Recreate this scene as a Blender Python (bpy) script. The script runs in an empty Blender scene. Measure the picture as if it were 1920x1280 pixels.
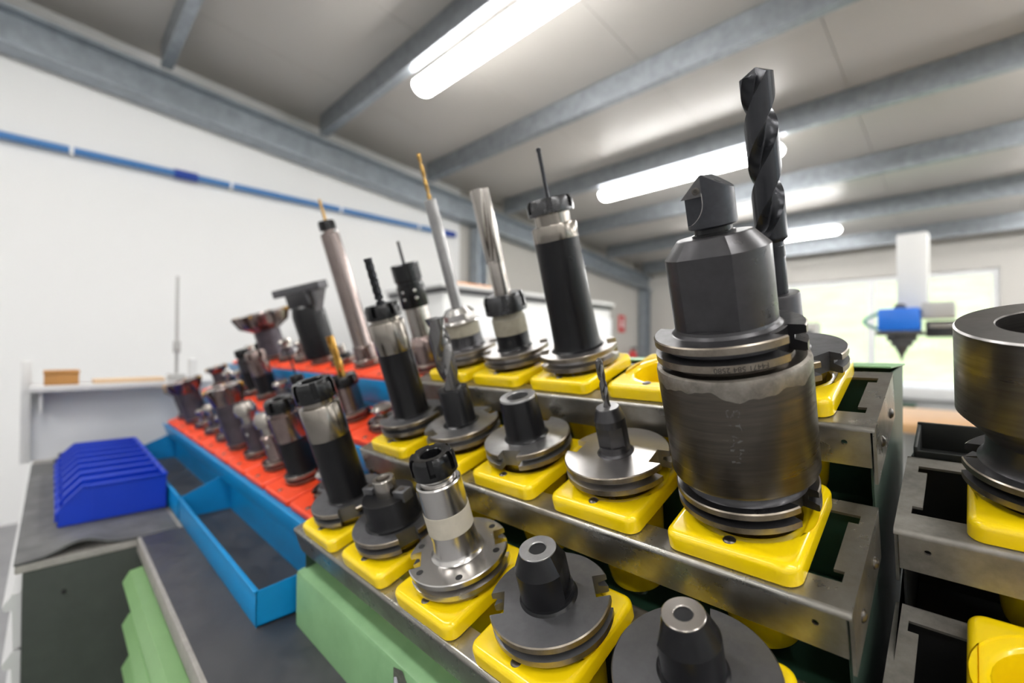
import bpy, bmesh, math, random
from mathutils import Matrix, Vector
random.seed(7)
R = math.radians
sc = bpy.context.scene
COL = sc.collection
CAMZ = 1.25                      # eye height above the floor (m)
U = 0.264                        # rack module (m)
TILT = R(18.6)                   # slope of the tool racks

# ------------------------------------------------------------------ camera
cam_d = bpy.data.cameras.new('camera')
cam_d.sensor_width = 36.0
cam_d.lens = 862.0 / 1920.0 * 36.0
cam_d.clip_start = 0.01
cam_d.dof.use_dof = True
cam_d.dof.focus_distance = 0.365
cam_d.dof.aperture_fstop = 3.2
cam = bpy.data.objects.new('camera', cam_d)
COL.objects.link(cam)
ya, pi_, ro = R(-45.05), R(0.6), R(0.34)
fw = Vector((math.sin(ya), math.cos(ya), 0)); rt = Vector((math.cos(ya), -math.sin(ya), 0)); up = Vector((0, 0, 1))
fw, up = math.cos(pi_) * fw + math.sin(pi_) * up, math.cos(pi_) * up - math.sin(pi_) * fw
rt, up = math.cos(ro) * rt + math.sin(ro) * up, math.cos(ro) * up - math.sin(ro) * rt
m3 = Matrix((rt, up, -fw)).transposed()
cam.matrix_world = Matrix.Translation((0, 0, CAMZ)) @ m3.to_4x4()
sc.camera = cam

# ------------------------------------------------------------------ world, exposure
w = bpy.data.worlds.new('sky'); sc.world = w; w.use_nodes = True
nt = w.node_tree; nt.nodes.clear()
sky = nt.nodes.new('ShaderNodeTexSky'); sky.sky_type = 'NISHITA'
sky.sun_disc = False; sky.sun_elevation = R(42); sky.sun_rotation = R(200)
sky.air_density = 1.0; sky.dust_density = 4.0
bg = nt.nodes.new('ShaderNodeBackground'); bg.inputs['Strength'].default_value = 0.3
wo = nt.nodes.new('ShaderNodeOutputWorld')
nt.links.new(sky.outputs[0], bg.inputs[0]); nt.links.new(bg.outputs[0], wo.inputs[0])
sc.view_settings.view_transform = 'Standard'; sc.view_settings.look = 'None'
sc.view_settings.gamma = 1.0; sc.view_settings.use_curve_mapping = False
sc.view_settings.exposure = 1.35
sc.cycles.use_denoising = True
sc.cycles.max_bounces = 6; sc.cycles.diffuse_bounces = 4; sc.cycles.glossy_bounces = 3
sc.cycles.use_adaptive_sampling = True; sc.cycles.adaptive_threshold = 0.03
sc.cycles.transparent_max_bounces = 8
sc.cycles.sample_clamp_indirect = 6.0
LAMP = 13.5

# ------------------------------------------------------------------ materials
MATS = {}
def mat(name, col, rough=0.5, metal=0.0, noise=0.0, nscale=60.0, col2=None, bump=0.0, bscale=200.0,
        stretch=(1, 1, 1), rvar=0.0, spec=0.5, coat=0.0, emit=None, estr=0.0):
    if name in MATS: return MATS[name]
    m = bpy.data.materials.new(name); m.use_nodes = True
    n = m.node_tree.nodes; l = m.node_tree.links
    b = n['Principled BSDF']
    b.inputs['Base Color'].default_value = (*col, 1); b.inputs['Roughness'].default_value = rough
    b.inputs['Metallic'].default_value = metal; b.inputs['Specular IOR Level'].default_value = spec
    b.inputs['Coat Weight'].default_value = coat; b.inputs['Coat Roughness'].default_value = 0.08
    if emit:
        b.inputs['Emission Color'].default_value = (*emit, 1); b.inputs['Emission Strength'].default_value = estr
    if noise > 0 or rvar > 0 or bump > 0:
        tc = n.new('ShaderNodeTexCoord'); mp = n.new('ShaderNodeMapping'); mp.inputs['Scale'].default_value = stretch
        l.new(tc.outputs['Object'], mp.inputs[0])
    if noise > 0 or rvar > 0:
        tx = n.new('ShaderNodeTexNoise'); tx.inputs['Scale'].default_value = nscale; tx.inputs['Detail'].default_value = 6
        tx.inputs['Roughness'].default_value = 0.65
        l.new(mp.outputs[0], tx.inputs['Vector'])
        rp = n.new('ShaderNodeValToRGB'); rp.color_ramp.elements[0].position = 0.35; rp.color_ramp.elements[1].position = 0.68
        l.new(tx.outputs['Fac'], rp.inputs[0])
        if noise > 0:
            c2 = col2 if col2 else tuple(c * (1 - noise) for c in col)
            mx = n.new('ShaderNodeMix'); mx.data_type = 'RGBA'
            mx.inputs[6].default_value = (*col, 1); mx.inputs[7].default_value = (*c2, 1)
            l.new(rp.outputs[0], mx.inputs[0]); l.new(mx.outputs[2], b.inputs['Base Color'])
        if rvar > 0:
            mr = n.new('ShaderNodeMapRange'); mr.inputs[3].default_value = rough; mr.inputs[4].default_value = min(1, rough + rvar)
            l.new(rp.outputs[0], mr.inputs[0]); l.new(mr.outputs[0], b.inputs['Roughness'])
    if bump > 0:
        t2 = n.new('ShaderNodeTexNoise'); t2.inputs['Scale'].default_value = bscale; t2.inputs['Detail'].default_value = 3
        l.new(mp.outputs[0], t2.inputs['Vector'])
        bp = n.new('ShaderNodeBump'); bp.inputs['Strength'].default_value = bump; bp.inputs['Distance'].default_value = 0.001
        l.new(t2.outputs['Fac'], bp.inputs['Height']); l.new(bp.outputs[0], b.inputs['Normal'])
    MATS[name] = m
    return m

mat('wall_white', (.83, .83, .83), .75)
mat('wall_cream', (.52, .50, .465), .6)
mat('ceiling_sheet', (.50, .475, .44), .32, 0.0, rvar=.1, nscale=3)
mat('galvanised', (.36, .39, .42), .36, .75, noise=.25, nscale=14, rvar=.15)
mat('rafter_steel', (.36, .40, .44), .4, .6, noise=.25, nscale=10)
mat('floor_grey', (.30, .30, .31), .35, noise=.3, nscale=3)
mat('lamp_diffuser', (1, 1, 1), .4, emit=(1, .985, .96), estr=LAMP)
mat('lamp_housing', (.75, .75, .76), .4)
mat('pipe_blue', (.06, .20, .48), .4)
mat('pipe_blue_dark', (.01, .05, .33), .4)
mat('white_plastic', (.85, .86, .87), .4)
mat('frame_white', (.78, .78, .79), .4)
mat('yellow_plastic', (.93, .665, .004), .20, coat=.35)
mat('red_plastic', (.93, .068, .012), .38, noise=.08, nscale=30)
mat('blue_sheet', (.003, .27, .62), .36, noise=.12, nscale=12)
mat('bin_blue', (.003, .042, .52), .36)
mat('green_paint', (.215, .40, .195), .40, noise=.20, nscale=22, col2=(.175, .335, .16), bump=.05, bscale=300)
mat('green_drawer', (.21, .38, .16), .42, noise=.12, nscale=12)
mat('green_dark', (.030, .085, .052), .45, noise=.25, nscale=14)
mat('green_panel', (.040, .050, .040), .6, noise=.2, nscale=30)
mat('green_side', (.055, .095, .072), .4, .3, noise=.35, nscale=9)
mat('zinc_sheet', (.36, .35, .32), .24, .9, noise=.4, nscale=20, col2=(.23, .21, .18), rvar=.16, bump=.012, bscale=500)
mat('zinc_dull', (.33, .31, .28), .42, .7, noise=.4, nscale=30, rvar=.2, bump=.012, bscale=500)
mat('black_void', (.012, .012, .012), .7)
mat('dark_sheet', (.05, .052, .05), .5, .3, noise=.3, nscale=20)
mat('bright_steel', (.58, .56, .54), .22, 1.0, noise=.12, nscale=20, rvar=.06)
mat('worn_steel', (.44, .41, .38), .25, 1.0, noise=.2, nscale=24, col2=(.36, .33, .30))
mat('flange_grey', (.37, .365, .365), .30, .9, noise=.25, nscale=35, rvar=.15)
mat('flange_dark', (.15, .15, .158), .36, .75, noise=.25, nscale=45, rvar=.15, bump=.02, bscale=900)
mat('black_oxide', (.006, .006, .0075), .27, .0, noise=.3, nscale=45, rvar=.1, spec=.32)
mat('black_nut', (.009, .009, .010), .18, .1, noise=.25, nscale=60, rvar=.1, spec=.45)
mat('nut_grey', (.085, .085, .088), .24, .8, noise=.2, nscale=60, rvar=.1)
mat('gun_grey', (.080, .078, .082), .27, .8, noise=.25, nscale=40, rvar=.14, bump=.02, bscale=900)
mat('burnished', (.135, .118, .098), .27, .95, noise=.4, nscale=16, col2=(.080, .070, .062), rvar=.16, stretch=(.7, .7, 12))
mat('burnished_light', (.36, .33, .29), .36, .9, noise=.5, nscale=60, col2=(.18, .16, .14), rvar=.2)
mat('scratched', (.22, .21, .20), .4, .9)
mat('engraved', (.02, .018, .016), .6)
mat('ring_steel', (.19, .175, .165), .26, .92, noise=.45, nscale=12, col2=(.10, .095, .092), rvar=.16, stretch=(.7, .7, 9))
mat('drill_black', (.034, .035, .040), .25, .6)
mat('head_grey', (.060, .062, .070), .30, .7, noise=.25, nscale=120, rvar=.12)
mat('carbide', (.19, .185, .185), .22, .8, noise=.2, nscale=60)
mat('gold_tin', (.70, .40, .09), .25, 1.0, noise=.25, nscale=80)
mat('brass_drill', (.55, .34, .10), .3, 1.0, noise=.4, nscale=120, col2=(.25, .16, .07))
mat('collar_steel', (.30, .275, .245), .24, 1.0, noise=.15, nscale=30, col2=(.26, .235, .205))
mat('brown_bar', (.27, .225, .21), .20, 1.0, noise=.2, nscale=20, col2=(.21, .17, .16))
mat('masking_tape', (.50, .46, .38), .7, noise=.12, nscale=60)
mat('old_tape', (.36, .33, .26), .65, noise=.25, nscale=60)
mat('rim_steel', (.34, .30, .25), .28, .95, noise=.45, nscale=60, col2=(.20, .17, .14), rvar=.15)
mat('flange_bright', (.52, .50, .49), .33, 1.0, noise=.12, nscale=30)
mat('screw_steel', (.16, .145, .13), .32, .9, noise=.3, nscale=300)
mat('brown_steel', (.34, .265, .245), .17, .95, noise=.5, nscale=16, col2=(.16, .12, .115), rvar=.1)
mat('purple_steel', (.10, .085, .10), .34, .7, noise=.4, nscale=30, rvar=.15)
mat('rubber', (.032, .032, .036), .40, noise=.35, nscale=14, col2=(.060, .060, .065), rvar=.2, bump=.08, bscale=150)
mat('rubber_grey', (.13, .13, .128), .5, noise=.35, nscale=14, col2=(.08, .08, .08), rvar=.15)
mat('edge_strip', (.36, .34, .31), .5, noise=.25, nscale=60)
mat('wood', (.62, .36, .17), .5, noise=.25, nscale=10, stretch=(1, 8, 8))
mat('box_brown', (.46, .22, .06), .6, noise=.15, nscale=12)
mat('cardboard', (.62, .44, .27), .75)
mat('shelf_grey', (.62, .62, .62), .45)
mat('panel_white', (.78, .79, .82), .5)
mat('machine_white', (.72, .72, .71), .45)
mat('machine_blue', (.01, .16, .70), .4)
mat('machine_grey', (.42, .42, .41), .5)
mat('machine_dark', (.075, .075, .08), .4, .3)
mat('ext_red', (.62, .03, .03), .35)
mat('paper', (.86, .87, .90), .7)
mat('grass', (.25, .33, .15), .9, noise=.4, nscale=.6, col2=(.34, .41, .23))
mat('sticker_grey', (.46, .46, .52), .45, noise=.35, nscale=160, col2=(.62, .62, .68))
mat('sticker_dirt', (.10, .11, .085), .6, noise=.5, nscale=200)
mat('cable_green', (.15, .42, .30), .5)
mat('orange_card', (.80, .36, .14), .6)
g = bpy.data.materials.new('window_glass'); g.use_nodes = True
gn = g.node_tree.nodes; gl = g.node_tree.links; gn.clear()
go = gn.new('ShaderNodeOutputMaterial'); gm = gn.new('ShaderNodeMixShader'); gt = gn.new('ShaderNodeBsdfTransparent')
gg = gn.new('ShaderNodeBsdfGlossy'); gg.inputs['Roughness'].default_value = .02
gf = gn.new('ShaderNodeFresnel'); gf.inputs['IOR'].default_value = 1.45
gl.new(gf.outputs[0], gm.inputs[0]); gl.new(gt.outputs[0], gm.inputs[1]); gl.new(gg.outputs[0], gm.inputs[2]); gl.new(gm.outputs[0], go.inputs[0])
MATS['window_glass'] = g

# ------------------------------------------------------------------ mesh helpers
def tag(o, label=None, cat=None, group=None, kind=None):
    if label: o['label'] = label
    if cat: o['category'] = cat
    if group: o['group'] = group
    if kind: o['kind'] = kind
    return o
def mesh_of(name, bm, m, sharp=35):
    bmesh.ops.recalc_face_normals(bm, faces=bm.faces[:])
    me = bpy.data.meshes.new(name); bm.to_mesh(me); bm.free()
    me.materials.append(MATS[m])
    me.shade_smooth(); me.set_sharp_from_angle(angle=R(sharp))
    return me
def obj(name, bm, m, parent=None, M=None, sharp=35):
    me = bm if isinstance(bm, bpy.types.Mesh) else mesh_of(name, bm, m, sharp)
    o = bpy.data.objects.new(name, me); COL.objects.link(o)
    if parent: o.parent = parent
    if M is not None: o.matrix_basis = M
    return o
def empty(name, M=None):
    o = bpy.data.objects.new(name, None); COL.objects.link(o); o.empty_display_size = .02
    if M is not None: o.matrix_basis = M
    return o
def struct(name, bm, m, label=None, parent=None, M=None, kind='structure'):
    o = obj(name, bm, m, parent, M)
    if not parent: tag(o, label, None, None, kind)
    return o
def B(): return bmesh.new()
def box(bm, x0, x1, y0, y1, z0, z1, bev=0.0, M=None, seg=2):
    r = bmesh.ops.create_cube(bm, size=1.0)
    vs = r['verts']
    for v in vs:
        v.co = Vector((x0 + (v.co.x + .5) * (x1 - x0), y0 + (v.co.y + .5) * (y1 - y0), z0 + (v.co.z + .5) * (z1 - z0)))
    if bev > 0:
        es = list({e for v in vs for e in v.link_edges})
        rb = bmesh.ops.bevel(bm, geom=es, offset=bev, segments=seg, affect='EDGES', profile=.5)
        vs = rb['verts'] if False else [v for v in bm.verts if v.is_valid and v in set(vs) | set(rb['verts'])]
    if M is not None:
        for v in vs: v.co = M @ v.co
    return bm
def loft(bm, layers, cap0=True, cap1=True):
    rings = [[bm.verts.new(p) for p in L] for L in layers]
    n = len(rings[0])
    for a, b in zip(rings[:-1], rings[1:]):
        for i in range(n):
            j = (i + 1) % n
            try: bm.faces.new((a[i], a[j], b[j], b[i]))
            except ValueError: pass
    if cap0: bm.faces.new(rings[0][::-1])
    if cap1: bm.faces.new(rings[-1])
    return bm
def ring(r, z, n=48, cx=0, cy=0):
    return [(cx + r * math.cos(2 * math.pi * i / n), cy + r * math.sin(2 * math.pi * i / n), z) for i in range(n)]
def lathe(bm, prof, n=48, cx=0, cy=0, k=.001):
    """prof: (radius, height) in mm, bottom to top"""
    return loft(bm, [ring(max(r, .02) * k, z * k, n, cx * k, cy * k) for r, z in prof])
def outline(Rr, z, notches, n=72):
    """circle of radius Rr with rectangular notches (angle, width, depth-radius), mm"""
    pts = []
    for a, wd, dp in notches:
        h = math.asin(min(.99, wd / 2 / Rr)); pts += [('arc', a - h), ('arc', a + h)]
    seq = []
    ns = sorted(notches)
    if not ns:
        return [(Rr * math.cos(2 * math.pi * i / n) * .001, Rr * math.sin(2 * math.pi * i / n) * .001, z * .001) for i in range(n)]
    per = max(4, n // len(ns))
    for q, (a, wd, dp) in enumerate(ns):
        h = math.asin(min(.99, wd / 2 / Rr))
        c, s = math.cos(a), math.sin(a)
        def P(x, y): return ((x * c - y * s) * .001, (x * s + y * c) * .001, z * .001)
        xo = Rr * math.cos(h); d = min(dp, xo - .01)
        seq += [P(xo, -wd / 2), P(d, -wd / 2), P(d, wd / 2), P(xo, wd / 2)]
        a2, w2, d2 = ns[(q + 1) % len(ns)]
        h2 = math.asin(min(.99, w2 / 2 / Rr))
        A0 = a + h; A1 = a2 - h2 + (2 * math.pi if q == len(ns) - 1 else 0)
        for i in range(1, per):
            t = A0 + (A1 - A0) * i / per
            seq.append((Rr * math.cos(t) * .001, Rr * math.sin(t) * .001, z * .001))
    return seq
def circ_like(lay, r, z):
    out = []
    for x, y, _ in lay:
        h = math.hypot(x, y); out.append((x / h * r * .001, y / h * r * .001, z * .001))
    return out
def tube(bm, pts, r, n=10):
    pts = [Vector(p) for p in pts]; rings = []
    for i, p in enumerate(pts):
        t = (pts[min(i + 1, len(pts) - 1)] - pts[max(i - 1, 0)]).normalized()
        a = t.orthogonal().normalized() if i == 0 else (prev - t * prev.dot(t)).normalized()
        prev = a; b = t.cross(a)
        rings.append([p + r * (math.cos(2 * math.pi * k / n) * a + math.sin(2 * math.pi * k / n) * b) for k in range(n)])
    return loft(bm, rings)
def prism(bm, poly, ax, a0, a1):
    """extrude a 2-D polygon along axis ax ('x','y','z')"""
    def P(u, v, t): return {'x': (t, u, v), 'y': (u, t, v), 'z': (u, v, t)}[ax]
    A = [bm.verts.new(P(u, v, a0)) for u, v in poly]; C = [bm.verts.new(P(u, v, a1)) for u, v in poly]
    n = len(poly)
    for i in range(n): bm.faces.new((A[i], A[(i + 1) % n], C[(i + 1) % n], C[i]))
    fs = [bm.faces.new(A[::-1]), bm.faces.new(C)]
    bmesh.ops.triangulate(bm, faces=fs)
    return bm
def sheet(bm, outer, holes, z0, z1, place):
    """flat sheet with holes: outer/holes are 2-D loops; place(u,v,w) -> 3-D"""
    for zz in (z0, z1):
        es = []
        for lp in [outer] + holes:
            vs = [bm.verts.new(place(u, v, zz)) for u, v in lp]
            es += [bm.edges.new((vs[i], vs[(i + 1) % len(vs)])) for i in range(len(vs))]
        bmesh.ops.triangle_fill(bm, use_beauty=True, use_dissolve=False, edges=es)
    for lp in [outer] + holes:
        n = len(lp)
        for i in range(n):
            a, b = lp[i], lp[(i + 1) % n]
            q = [bm.verts.new(place(*a, z0)), bm.verts.new(place(*b, z0)), bm.verts.new(place(*b, z1)), bm.verts.new(place(*a, z1))]
            bm.faces.new(q)
    bmesh.ops.remove_doubles(bm, verts=bm.verts[:], dist=1e-5)
    return bm
def rrect(wd, dp, r, cx=0, cy=0, n=6, m=9):
    cor = []
    for q, (sx, sy) in enumerate(((1, 1), (-1, 1), (-1, -1), (1, -1))):
        cor.append([(cx + sx * (wd / 2 - r) + r * math.cos(math.pi / 2 * (q + i / n)), cy + sy * (dp / 2 - r) + r * math.sin(math.pi / 2 * (q + i / n))) for i in range(n + 1)])
    out = []
    for q in range(4):
        out += cor[q]; A, C = cor[q][-1], cor[(q + 1) % 4][0]
        out += [(A[0] + (C[0] - A[0]) * i / m, A[1] + (C[1] - A[1]) * i / m) for i in range(1, m)]
    return out
def text_mesh(txt, size, depth=.0001):
    cu = bpy.data.curves.new('txt', 'FONT'); cu.body = txt; cu.size = size; cu.align_x = 'CENTER'; cu.align_y = 'CENTER'
    o = bpy.data.objects.new('txt', cu); COL.objects.link(o)
    dg = bpy.context.evaluated_depsgraph_get(); dg.update()
    me = bpy.data.meshes.new_from_object(o.evaluated_get(dg))
    bpy.data.objects.remove(o); bpy.data.curves.remove(cu)
    bm = bmesh.new(); bm.from_mesh(me); bpy.data.meshes.remove(me)
    for _ in range(2): bmesh.ops.subdivide_edges(bm, edges=[e for e in bm.edges if e.calc_length() > size * .25], cuts=2)
    return bm
# rack frame: (X, S, N) = along the row, up the slope, off the slope; camera-relative origin
RM = Matrix.Translation((0, 0, CAMZ)) @ Matrix.Rotation(TILT, 4, 'X')
cT, sT = math.cos(TILT), math.sin(TILT)
def yz(S, N): return (S * cT - N * sT, S * sT + N * cT + CAMZ)

# ================================================================== the room
XL, XR, YF, YB = -4.7, 5.2, -5.0, 8.4
CZ0, CSL = 2.40 + CAMZ, 0.10            # ceiling height at y = 0, fall per metre towards the back
def cz(y): return CZ0 - CSL * y
bm = box(B(), XL - .2, XR + .2, YF - .2, YB + .2, -.1, 0)
struct('floor', bm, 'floor_grey', 'grey concrete workshop floor')
def yprism(name, m, x0, x1, pts, label): return struct(name, prism(B(), pts, 'x', x0, x1), m, label)
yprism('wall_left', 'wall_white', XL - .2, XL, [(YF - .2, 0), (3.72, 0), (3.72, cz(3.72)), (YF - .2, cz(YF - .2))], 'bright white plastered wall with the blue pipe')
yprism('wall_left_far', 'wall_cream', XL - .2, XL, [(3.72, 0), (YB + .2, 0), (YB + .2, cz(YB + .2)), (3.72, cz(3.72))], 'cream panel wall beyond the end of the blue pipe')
WR = [(.2, 2.8, .9, 2.35), (3.2, 5.8, .9, 2.35)]  # unseen side windows, added to bring in daylight from the right
struct('wall_right', sheet(B(), [(YF - .2, 0), (YB + .2, 0), (YB + .2, cz(YB + .2)), (YF - .2, cz(YF - .2))], [[(a, c), (b, c), (b, d), (a, d)] for a, b, c, d in WR], XR, XR + .2, lambda u, v, q: (q, u, v)), 'wall_white', 'white side wall with added windows, out of the picture')
def wall_y(name, y0, y1, m, wins, label):
    """wall across x with window openings (x0,x1,z0,z1)"""
    bm = B(); outer = [(XL - .2, 0), (XR + .2, 0), (XR + .2, cz(y0)), (XL - .2, cz(y0))]
    holes = [[(a, c), (b, c), (b, d), (a, d)] for a, b, c, d in wins]
    sheet(bm, outer, holes, y0, y1, lambda u, v, t: (u, t, v))
    return struct(name, bm, m, label)
WB = [(-2.35, .25, .62, 2.28), (1.2, 3.8, .62, 2.28)]
wall_y('wall_back', YB, YB + .2, 'wall_cream', WB, 'cream back wall with the bright windows')
wall_y('wall_front', YF - .2, YF, 'wall_white', [], 'plain white wall behind the viewpoint')
def window(n, y, a, b, c, d, cols, side=False):
    fr = empty('window_%d' % n, Matrix.Translation((y, (a + b) / 2, c)) @ Matrix.Rotation(-math.pi / 2, 4, 'Z') if side else Matrix.Translation(((a + b) / 2, y, c))); tag(fr, 'white framed window, number %d along its wall' % n, None, None, 'structure')
    L = lambda *q: box(B(), *q, .006)
    t = .07; X0, X1, H = a - (a + b) / 2, b - (a + b) / 2, d - c
    bm = B()
    box(bm, X0, X1, -.04, .04, 0, t); box(bm, X0, X1, -.04, .04, H - t, H); box(bm, X0, X0 + t, -.04, .04, t, H - t); box(bm, X1 - t, X1, -.04, .04, t, H - t)
    obj('window_frame', bm, 'frame_white', fr)
    wd = (X1 - X0 - 2 * t) / cols
    for i in range(1, cols):
        x = X0 + t + wd * i
        obj('mullion', box(B(), x - .045, x + .045, -.035, .035, t, H - t), 'frame_white', fr)
    for i in range(cols):
        x = X0 + t + wd * i
        obj('pane', box(B(), x + (.045 if i else 0), x + wd - (.045 if i < cols - 1 else 0), -.004, .004, t, H - t), 'window_glass', fr)
    obj('window_sill', box(B(), X0 - .05, X1 + .05, -.2, -.03, -.04, 0), 'frame_white', fr)
for i, q in enumerate(WB): window(i + 1, YB + .1, *q, 2)
for i, q in enumerate(WR): window(i + 3, XR + .1, *q, 2, True)

# ceiling: sandwich panels laid side by side, running down the slope
croot = struct('ceiling', prism(B(), [(YF - .2, cz(YF - .2) + .06), (YB + .2, cz(YB + .2) + .06), (YB + .2, cz(YB + .2) + .16), (YF - .2, cz(YF - .2) + .16)], 'x', XL - .2, XR + .2), 'ceiling_sheet', 'sloping grey panel ceiling')
x = XL - .2
while x < XR + .2:
    x1 = min(x + 1.06, XR + .2)
    bm = B()
    prism(bm, [(YF - .2, cz(YF - .2)), (YB + .2, cz(YB + .2)), (YB + .2, cz(YB + .2) + .055), (YF - .2, cz(YF - .2) + .055)], 'x', x + .002, x1 - .002)
    obj('ceiling_panel', bm, 'ceiling_sheet', croot)
    x = x1
# purlins: galvanised C sections across the room
PUR = [-4.35, -3.12, -1.89, -.66, .57, 1.80, 3.03, 4.26, 5.49, 6.72, 7.95]
for y in PUR:
    z1 = cz(y) - .004; z0 = z1 - .19
    bm = B(); a = XL; b = XR - .01
    prism(bm, [(y - .004, z0), (y - .004, z1), (y + .065, z1), (y + .065, z1 - .004), (y, z1 - .004), (y, z0 + .004), (y + .065, z0 + .004), (y + .065, z0 + .025), (y + .07, z0 + .025), (y + .07, z0)], 'x', a + .26, b)
    o = struct('purlin', bm, 'galvanised', None)
    tag(o, 'galvanised steel roof purlin spanning under the grey ceiling', None, 'roof purlins', 'structure')
# wall beam following the roof slope (I section)
def beam(x0):
    pts = []
    bm = B()
    for (dx0, dx1, dz0, dz1) in ((0, .20, 0, .025), (.085, .115, .025, .235), (0, .20, .235, .26)):
        y0, y1 = YF, YB
        vs = []
        for y in (y0, y1):
            zb = cz(y) - .45
            vs.append([bm.verts.new((x0 + dx, y, zb + dz)) for dx, dz in ((dx0, dz0), (dx1, dz0), (dx1, dz1), (dx0, dz1))])
        for i in range(4): bm.faces.new((vs[0][i], vs[0][(i + 1) % 4], vs[1][(i + 1) % 4], vs[1][i]))
        bm.faces.new(vs[0]); bm.faces.new(vs[1][::-1])
    return bm
struct('roof_beam', beam(XL + .03), 'rafter_steel', 'grey steel I beam running along the top of the left wall')
for q, y in enumerate((3.95, 8.28)):
    bm = B(); x0 = XL + .03
    box(bm, x0, x0 + .16, y - .08, y - .068, 0, cz(y) - .46); box(bm, x0, x0 + .16, y + .068, y + .08, 0, cz(y) - .46); box(bm, x0 + .074, x0 + .086, y - .068, y + .068, 0, cz(y) - .46)
    struct('column_%d' % (q + 1), bm, 'rafter_steel', ['grey steel column beside the end of the blue pipe', 'grey steel column in the far corner by the fire extinguisher'][q])
# blue compressed-air pipe
pz = 1.41 + CAMZ
pr = empty('air_pipe', Matrix.Translation((XL + .06, 0, pz))); tag(pr, 'thin blue compressed air pipe clipped along the white wall', 'pipe')
obj('pipe', tube(B(), [(0, YF + .02, 0), (0, 3.55, 0)], .026, 16), 'pipe_blue', pr)
for y in (-1.2, .08, 1.10, 2.1, 3.05):
    obj('pipe_clip', box(B(), -.055, .030, y - .011, y + .011, -.030, .034, .004), 'white_plastic', pr)
for y in (.78, 3.52):
    obj('coupling', tube(B(), [(0, y - .09, 0), (0, y + .07, 0)], .036, 16), 'pipe_blue_dark', pr)
# ceiling lamps; those out of view are added to light the room
LY = (-3.06, -.62, 1.86, 4.30, 6.72)
for q, y in enumerate(LY):
    for h, xc in enumerate((-2.06, 1.35, 4.1)):
        z = cz(y) - .26
        lr = empty('ceiling_lamp', Matrix.Translation((xc, y + .10, z)) @ Matrix.Rotation(-math.atan(CSL), 4, 'X'))
        if h == 0 and q == 2: lb = 'long glowing tube lamp, the one cut by the top edge of the picture'
        elif h == 0 and q == 3: lb = 'long glowing tube lamp passing behind the big black twist drill'
        elif h == 0 and q == 4: lb = 'small far tube lamp left of the white machine column'
        else: lb = 'tube lamp added out of view for more light, %s of the %s row' % (['left', 'middle', 'right'][h], ['rearmost', 'overhead', 'nearer', 'central', 'window side'][q])
        tag(lr, lb, 'lamp', 'ceiling tube lamps')
        L = .92
        obj('housing', box(B(), -L, L, -.07, .07, .012, .055, .012), 'lamp_housing', lr)
        prof = [(.088 * math.cos(a), .088 * math.sin(a) * .8) for a in [math.pi + math.pi * i / 12 for i in range(13)]]
        bm = B(); rings = []
        for xx, s in ((-L, .55), (-L + .02, .85), (-L + .05, 1), (L - .05, 1), (L - .02, .85), (L, .55)):
            rings.append([(xx, u * s, v * s + .01) for u, v in prof])
        loft(bm, rings); obj('diffuser', bm, 'lamp_diffuser', lr)
# outdoors
struct('ground', box(B(), -60, 60, -40, 60, -.35, -.25), 'grass', 'sunlit lawn outside the windows', kind='structure')
bm = B(); prism(bm, [(18, -.3), (60, -.3), (60, 8.5), (44, 5.6), (28, 1.9)], 'x', -30, 30)
struct('hill', bm, 'grass', 'green slope rising outside the windows')
# ================================================================== benches
BZ = .85
bt = empty('workbench', Matrix.Translation((.4, .55, 0))); tag(bt, 'green drawer workbench with black rubber top under the racks', 'workbench')
def at(o, bm, name, m, root_loc):
    for v in bm.verts: v.co -= Vector(root_loc)
    return obj(name, bm, m, o)
rl = (.4, .55, 0)
at(bt, box(B(), -1.226, 2.4, .134, 1.05, BZ - .006, BZ, .001), 'rubber_top', 'rubber', rl)
at(bt, box(B(), -1.226, 2.4, .140, 1.05, BZ - .030, BZ - .006), 'worktop', 'dark_sheet', rl)
at(bt, box(B(), -1.226, 2.4, .128, .140, BZ - .030, BZ - .0005, .002), 'edge_strip', 'edge_strip', rl)
at(bt, box(B(), -1.20, 2.36, .150, 1.03, .02, BZ - .031), 'carcass', 'green_paint', rl)
zt = CAMZ - .443
k = 0
while zt > .1:
    h = .079 if k < 5 else .12
    pf = [(.149, zt), (.128, zt), (.112, zt - .002), (.101, zt - .021), (.102, zt - .027), (.110, zt - .034), (.113, zt - .055), (.118, zt - h + .006), (.126, zt - h + .002), (.149, zt - h + .002)]
    dz = at(bt, prism(B(), pf, 'x', -1.172, -.02), 'drawer', 'green_drawer', rl)
    dz2 = at(bt, prism(B(), pf, 'x', 0.0, 1.15), 'drawer', 'green_drawer', rl)
    zt -= h + .004; k += 1
# left cabinet with rubber mat
lc = empty('side_cabinet', Matrix.Translation((-1.75, .4, 0))); tag(lc, 'dark green steel cabinet standing left of the drawers, under the rubber mat', 'cabinet')
rl = (-1.75, .4, 0)
at(lc, box(B(), -2.30, -1.232, -.035, 1.0, .03, BZ - .022, .003), 'body', 'green_panel', rl)
at(lc, box(B(), -2.32, -1.230, -.045, 1.02, BZ - .021, BZ - .006, .002), 'top_board', 'edge_strip', rl)
hz = BZ - .06
for k in range(7):
    pf = [(-.036, hz), (-.048, hz), (-.060, hz - .02), (-.058, hz - .028), (-.048, hz - .03), (-.046, hz - .1), (-.036, hz - .1)]
    at(lc, prism(B(), pf, 'x', -2.28, -1.245), 'drawer_front', 'shelf_grey', rl); hz -= .106
at(lc, tube(B(), [(-1.2325, .02, BZ - .075), (-1.2305, .02, BZ - .075)], .004, 10), 'bolt_hole', 'black_void', rl)
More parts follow.
